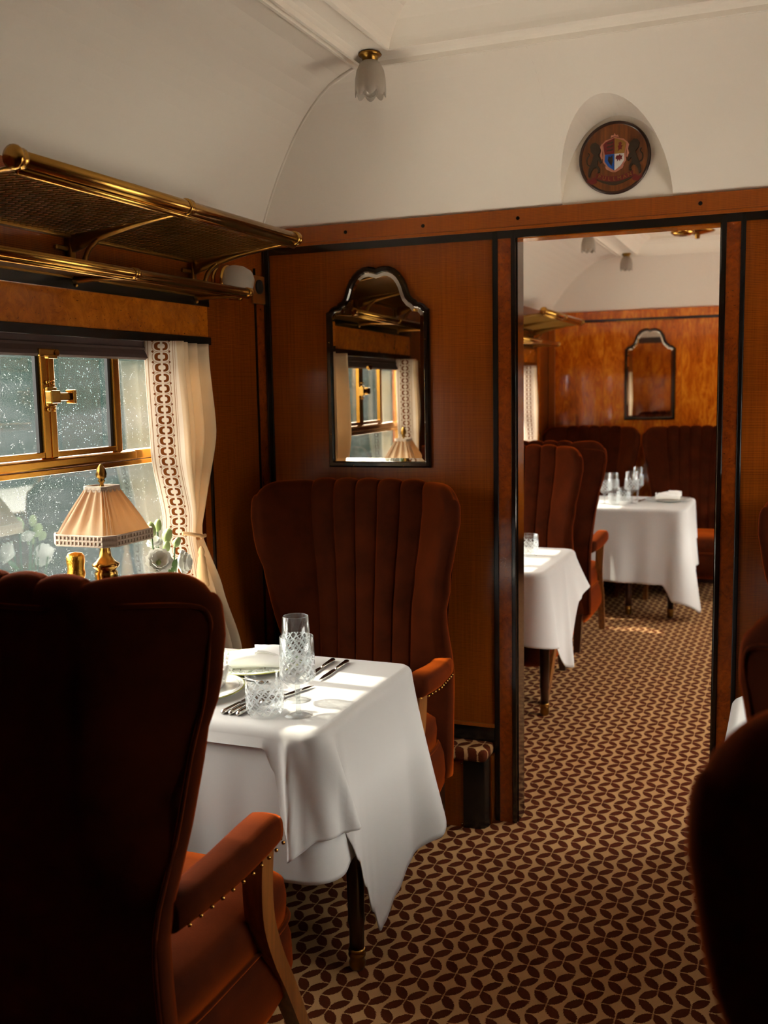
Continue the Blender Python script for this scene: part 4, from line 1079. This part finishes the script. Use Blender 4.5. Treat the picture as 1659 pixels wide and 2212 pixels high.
def flat(nm, poly, mt, par, y0=-0.010, y1=-0.0125):
    bm = NB(); extr(bm, poly, lambda a, b: (a, y0, b), lambda a, b: (a, y1, b)); return mk(nm, bm, mt, par)
sh_ = flat('shield', [(0, -0.045), (-0.022, -0.030), (-0.036, -0.012), (-0.036, 0.02), (-0.040, 0.045), (-0.028, 0.056), (-0.012, 0.060), (0, 0.064), (0.012, 0.060), (0.028, 0.056), (0.040, 0.045), (0.036, 0.02), (0.036, -0.012), (0.022, -0.030)], 'crest_pink', pq)
Y1 = (-0.0125, -0.0145)
flat('quarter', [(-0.0005, 0.012), (-0.0005, 0.060), (-0.014, 0.055), (-0.028, 0.050), (-0.036, 0.042), (-0.031, 0.012)], 'crest_red', sh_, *Y1)
flat('quarter', [(0.0005, 0.012), (0.031, 0.012), (0.036, 0.042), (0.028, 0.050), (0.014, 0.055), (0.0005, 0.060)], 'crest_gold', sh_, *Y1)
flat('quarter', [(-0.0005, 0.011), (-0.030, 0.011), (-0.031, -0.010), (-0.019, -0.027), (-0.0005, -0.040)], 'crest_blue', sh_, *Y1)
flat('quarter', [(0.0005, 0.011), (0.0005, -0.040), (0.019, -0.027), (0.031, -0.010), (0.030, 0.011)], 'crest_white', sh_, *Y1)
Y2 = (-0.0145, -0.0158)
for k in range(3):
    zz = 0.046-0.011*k; flat('small_lion', [(-0.026, zz-0.003), (-0.022, zz+0.001), (-0.012, zz+0.002), (-0.006, zz+0.005), (-0.004, zz+0.001), (-0.008, zz-0.002), (-0.022, zz-0.003)], 'crest_bronze', sh_, *Y2)
flat('rampant_lion', [(0.010, 0.018), (0.013, 0.026), (0.010, 0.034), (0.014, 0.036), (0.013, 0.044), (0.019, 0.047), (0.023, 0.042), (0.020, 0.036), (0.026, 0.034), (0.022, 0.030), (0.023, 0.022), (0.018, 0.025)], 'crest_red', sh_, *Y2)
flat('harp', [(-0.021, -0.008), (-0.018, 0.006), (-0.012, 0.000), (-0.006, 0.008), (-0.005, -0.010), (-0.009, -0.026), (-0.016, -0.016)], 'crest_bronze', sh_, *Y2)
flat('dragon', [(0.004, 0.0), (0.008, 0.006), (0.012, 0.004), (0.017, 0.009), (0.021, 0.003), (0.026, 0.004), (0.023, -0.002), (0.025, -0.009), (0.020, -0.006), (0.017, -0.013), (0.014, -0.007), (0.008, -0.013), (0.009, -0.006), (0.004, -0.006)], 'crest_red', sh_, *Y2)
for s in (-1, 1):
    flat('mantling', [(s*x, z) for x, z in ((0.040, 0.046), (0.046, 0.036), (0.042, 0.024), (0.046, 0.010), (0.041, -0.002), (0.037, 0.0), (0.039, 0.014), (0.037, 0.030))], 'crest_pink', sh_, *Y1)
    flat('mantling', [(s*x, z) for x, z in ((0.030, -0.024), (0.026, -0.034), (0.012, -0.042), (0.002, -0.046), (0.010, -0.036), (0.022, -0.028))], 'crest_pink', sh_, *Y1)
    li = flat('supporter_lion', [(s*x, z) for x, z in ((0.044, 0.030), (0.050, 0.044), (0.060, 0.052), (0.072, 0.050), (0.078, 0.040), (0.075, 0.024), (0.066, 0.014), (0.070, 0.000), (0.076, -0.016), (0.082, -0.030), (0.084, -0.052), (0.078, -0.056), (0.074, -0.040), (0.066, -0.028), (0.058, -0.026), (0.052, -0.034), (0.054, -0.044), (0.046, -0.042), (0.046, -0.030), (0.054, -0.018), (0.053, -0.004), (0.044, -0.014), (0.039, -0.010), (0.048, 0.004), (0.051, 0.014), (0.046, 0.020))], 'crest_bronze', pq, -0.010, -0.0150)
    bm = NB(); tube(bm, spline([(s*0.074, -0.013, -0.022), (s*0.086, -0.013, -0.014), (s*0.088, -0.013, 0.002), (s*0.080, -0.013, 0.014), (s*0.084, -0.013, 0.022)], 5), 0.002, 6); mk('tail', bm, 'crest_bronze', li, True)
    flat('ribbon_fold', [(s*x, z) for x, z in ((0.050, -0.058), (0.066, -0.056), (0.078, -0.064), (0.086, -0.058), (0.088, -0.070), (0.072, -0.078), (0.058, -0.074))], 'crest_red', pq, -0.010, -0.013)
crown = flat('crown', [(-0.013, 0.062), (-0.010, 0.070), (-0.004, 0.068), (0, 0.076), (0.004, 0.068), (0.010, 0.070), (0.013, 0.062), (0, 0.066)], 'crest_pink', pq, -0.010, -0.0135)
rb = []
for k in range(13):
    f = (k-6)/6; rb.append((0.058*f, -0.066+0.014*f*f))
rib_ = flat('ribbon', [(x, z+0.008) for x, z in rb]+[(x, z-0.008) for x, z in rb[::-1]], 'crest_red', pq, -0.010, -0.0130)
flat('ribbon_edge', [(x*1.05, z-0.008) for x, z in rb]+[(x*1.02, z-0.012-0.008*(1-abs(x)/0.058)) for x, z in rb[::-1]], 'crest_bronze', pq, -0.010, -0.0130)
for i, ch in enumerate('PULLMAN'):
    f = (i-3)/3.6; cu = bpy.data.curves.new('letter', 'FONT'); cu.body = ch; cu.size = 0.0165; cu.align_x = 'CENTER'; cu.align_y = 'CENTER'; cu.extrude = 0.0006
    to = bpy.data.objects.new('letter_tmp', cu); C.objects.link(to); bpy.context.view_layer.update()
    me = bpy.data.meshes.new_from_object(to.evaluated_get(bpy.context.evaluated_depsgraph_get())); bpy.data.objects.remove(to)
    me.materials.append(mat('crest_gold')); lo = bpy.data.objects.new('letter', me); C.objects.link(lo); lo.parent = rib_
    lo.location = (0.058*f, -0.0134, -0.066+0.014*f*f); lo.rotation_euler = (PI/2, -math.atan(0.028*f/0.058), 0)

# ------------------------------------------------------------------ ceiling lights
def tulip(label, x, y, z):
    root = thing('ceiling_light', label, 'ceiling light', (x, y, z), 0, 'tulip ceiling lights')
    bm = NB(); lathe(bm, [(0.030, 0.0), (0.034, -0.006), (0.030, -0.010), (0.024, -0.012), (0.022, -0.020), (0.019, -0.026)], 24); mk('rose', bm, 'old_brass', root, True)
    bm = NB(); n = 64
    prof = [(0.018, -0.020), (0.030, -0.030), (0.039, -0.048), (0.043, -0.070), (0.044, -0.092), (0.043, -0.108)]
    rr = []
    for k, (r, zz) in enumerate(prof):
        f = k/5; ring = []
        for i in range(n):
            a = 2*PI*i/n; pet = abs(math.sin(a*4)); rr_ = r*(1+0.045*f*pet-0.02)
            ring.append((rr_*math.cos(a), rr_*math.sin(a), zz-(0.014*pet*f**4)))
        rr.append(ring)
    loft(bm, rr, True); q = mk('glass_shade', bm, 'frosted', root, True); md = q.modifiers.new('thick', 'SOLIDIFY'); md.thickness = 0.0025
    bm = NB(); lathe(bm, [(0.012, -0.026), (0.012, -0.045), (0.016, -0.06), (0.024, -0.078), (0.0255, -0.095), (0.020, -0.112), (0.010, -0.120), (0, -0.122)], 20, cap1=False); mk('bulb', bm, 'clear_glass', root, True)
    return root
tulip('frosted tulip ceiling light in the near cornice corner', -1.137, 2.79, 2.500)
tulip('frosted tulip ceiling light above the far end, seen through the doorway', -1.137, 7.62, 2.500)
tulip('frosted tulip ceiling light cut by the top of the doorway', -1.200, 6.48, 2.500)
cf = thing('ceiling_fitting', 'polished brass ceiling fitting with a dish and dome', 'ceiling fitting', (-0.650, 6.62, 2.555))
bm = NB(); lathe(bm, [(0.030, 0.0), (0.030, -0.03), (0.062, -0.045), (0.072, -0.062), (0.070, -0.078), (0.052, -0.094), (0.026, -0.098), (0.020, -0.090), (0, -0.088)], 32, cap1=False); mk('dome', bm, 'brass', cf, True)
bm = NB(); lathe(bm, [(0.0, 0.002), (0.10, 0.0), (0.108, -0.006), (0.10, -0.012), (0.05, -0.022), (0.018, -0.026), (0.014, -0.050), (0.0, -0.052)], 32, cap0=False, cap1=False)
bmesh.ops.transform(bm, matrix=Matrix.Translation((0.075, 0.14, -0.050)), verts=bm.verts); mk('dish', bm, 'brass', cf, True)
bm = NB(); tube(bm, [(0.075, 0.14, -0.05), (0.075, 0.14, 0.03)], 0.012, 10); mk('rod', bm, 'brass', cf, True)

# ------------------------------------------------------------------ carpeted step box by the doorway
stb = thing('step_box', 'low wooden box with carpeted top beside the doorway', 'step box', (-1.05, 3.36, 0))
bx('body', 'sycamore', stb, -0.20, 0.006, -0.045, 0.055, 0.0, 0.262)
bm = NB(); extr(bm, [(0.006, -0.050), (0.060, -0.046), (0.080, -0.034), (0.089, -0.010), (0.089, 0.050), (0.006, 0.050)], lambda a, b: (a, b, 0.0), lambda a, b: (a, b, 0.262)); mk('black_corner', bm, 'black', stb)
bm = NB(); box(bm, -0.20, 0.093, -0.066, 0.052, 0.250, 0.294, r=0.016, seg=4); mk('carpet_top', bm, 'carpet', stb, True)
bx('wood_fillet', 'sycamore', stb, 0.0895, 0.0935, 0.010, 0.055, 0.0, 0.25)
for z in (0.235, 0.012):
    bm = NB(); ball(bm, (0.0, -0.0465, z), 0.005, 1); mk('stud', bm, 'brass', stb, True)

# ------------------------------------------------------------------ country outside the windows
plain('bounce_ground_left', (220, 216, 208), 0.95); plain('bounce_ground_right', (200, 193, 184), 0.95)  # unseen ground colours, kept pale to bounce light up to the ceiling
m = MATS['bounce_ground_left']; f = m.noise(m.coord(), 9, 4); m.put('Base Color', m.ramp(f, [(0.3, lin(206, 202, 194)), (0.7, lin(232, 228, 220))]))
for sg in (-1, 1):
    bm = NB(); loft(bm, [[(XC+sg*x, y_, -0.35) for y_ in (-30, 0, 30, 60)] for x in (1.45, 4.4 if sg < 0 else 12.0)], closed=False)
    struct(mk('ground', bm, 'bounce_ground_left' if sg < 0 else 'bounce_ground_right', None, True), 'unseen track-side ground, made pale and high to bounce light indoors')
    prof = ((4.4, -0.35), (4.5, -0.9), (6.5, -0.2), (8.5, 1.2), (11, 2.5), (15, 3.2), (40, 4.2)) if sg < 0 else ((12, -0.35), (12.6, 2.4), (14, 4.0), (20, 5.0), (60, 5.5))  # right profile: unseen bank added to keep bright sky out of pane reflections
    bm = NB(); loft(bm, [[(XC+sg*x, y_, z) for y_ in (-30, -10, 0, 10, 30, 60)] for x, z in prof], closed=False)
    struct(mk('ground', bm, 'bank', None, True), 'green and grey railway bank, the right one unseen and added')

for o in bpy.data.objects:
    if o.type == 'MESH' and o.parent is None and 'kind' not in o and 'label' not in o: print('UNTAGGED', o.name)
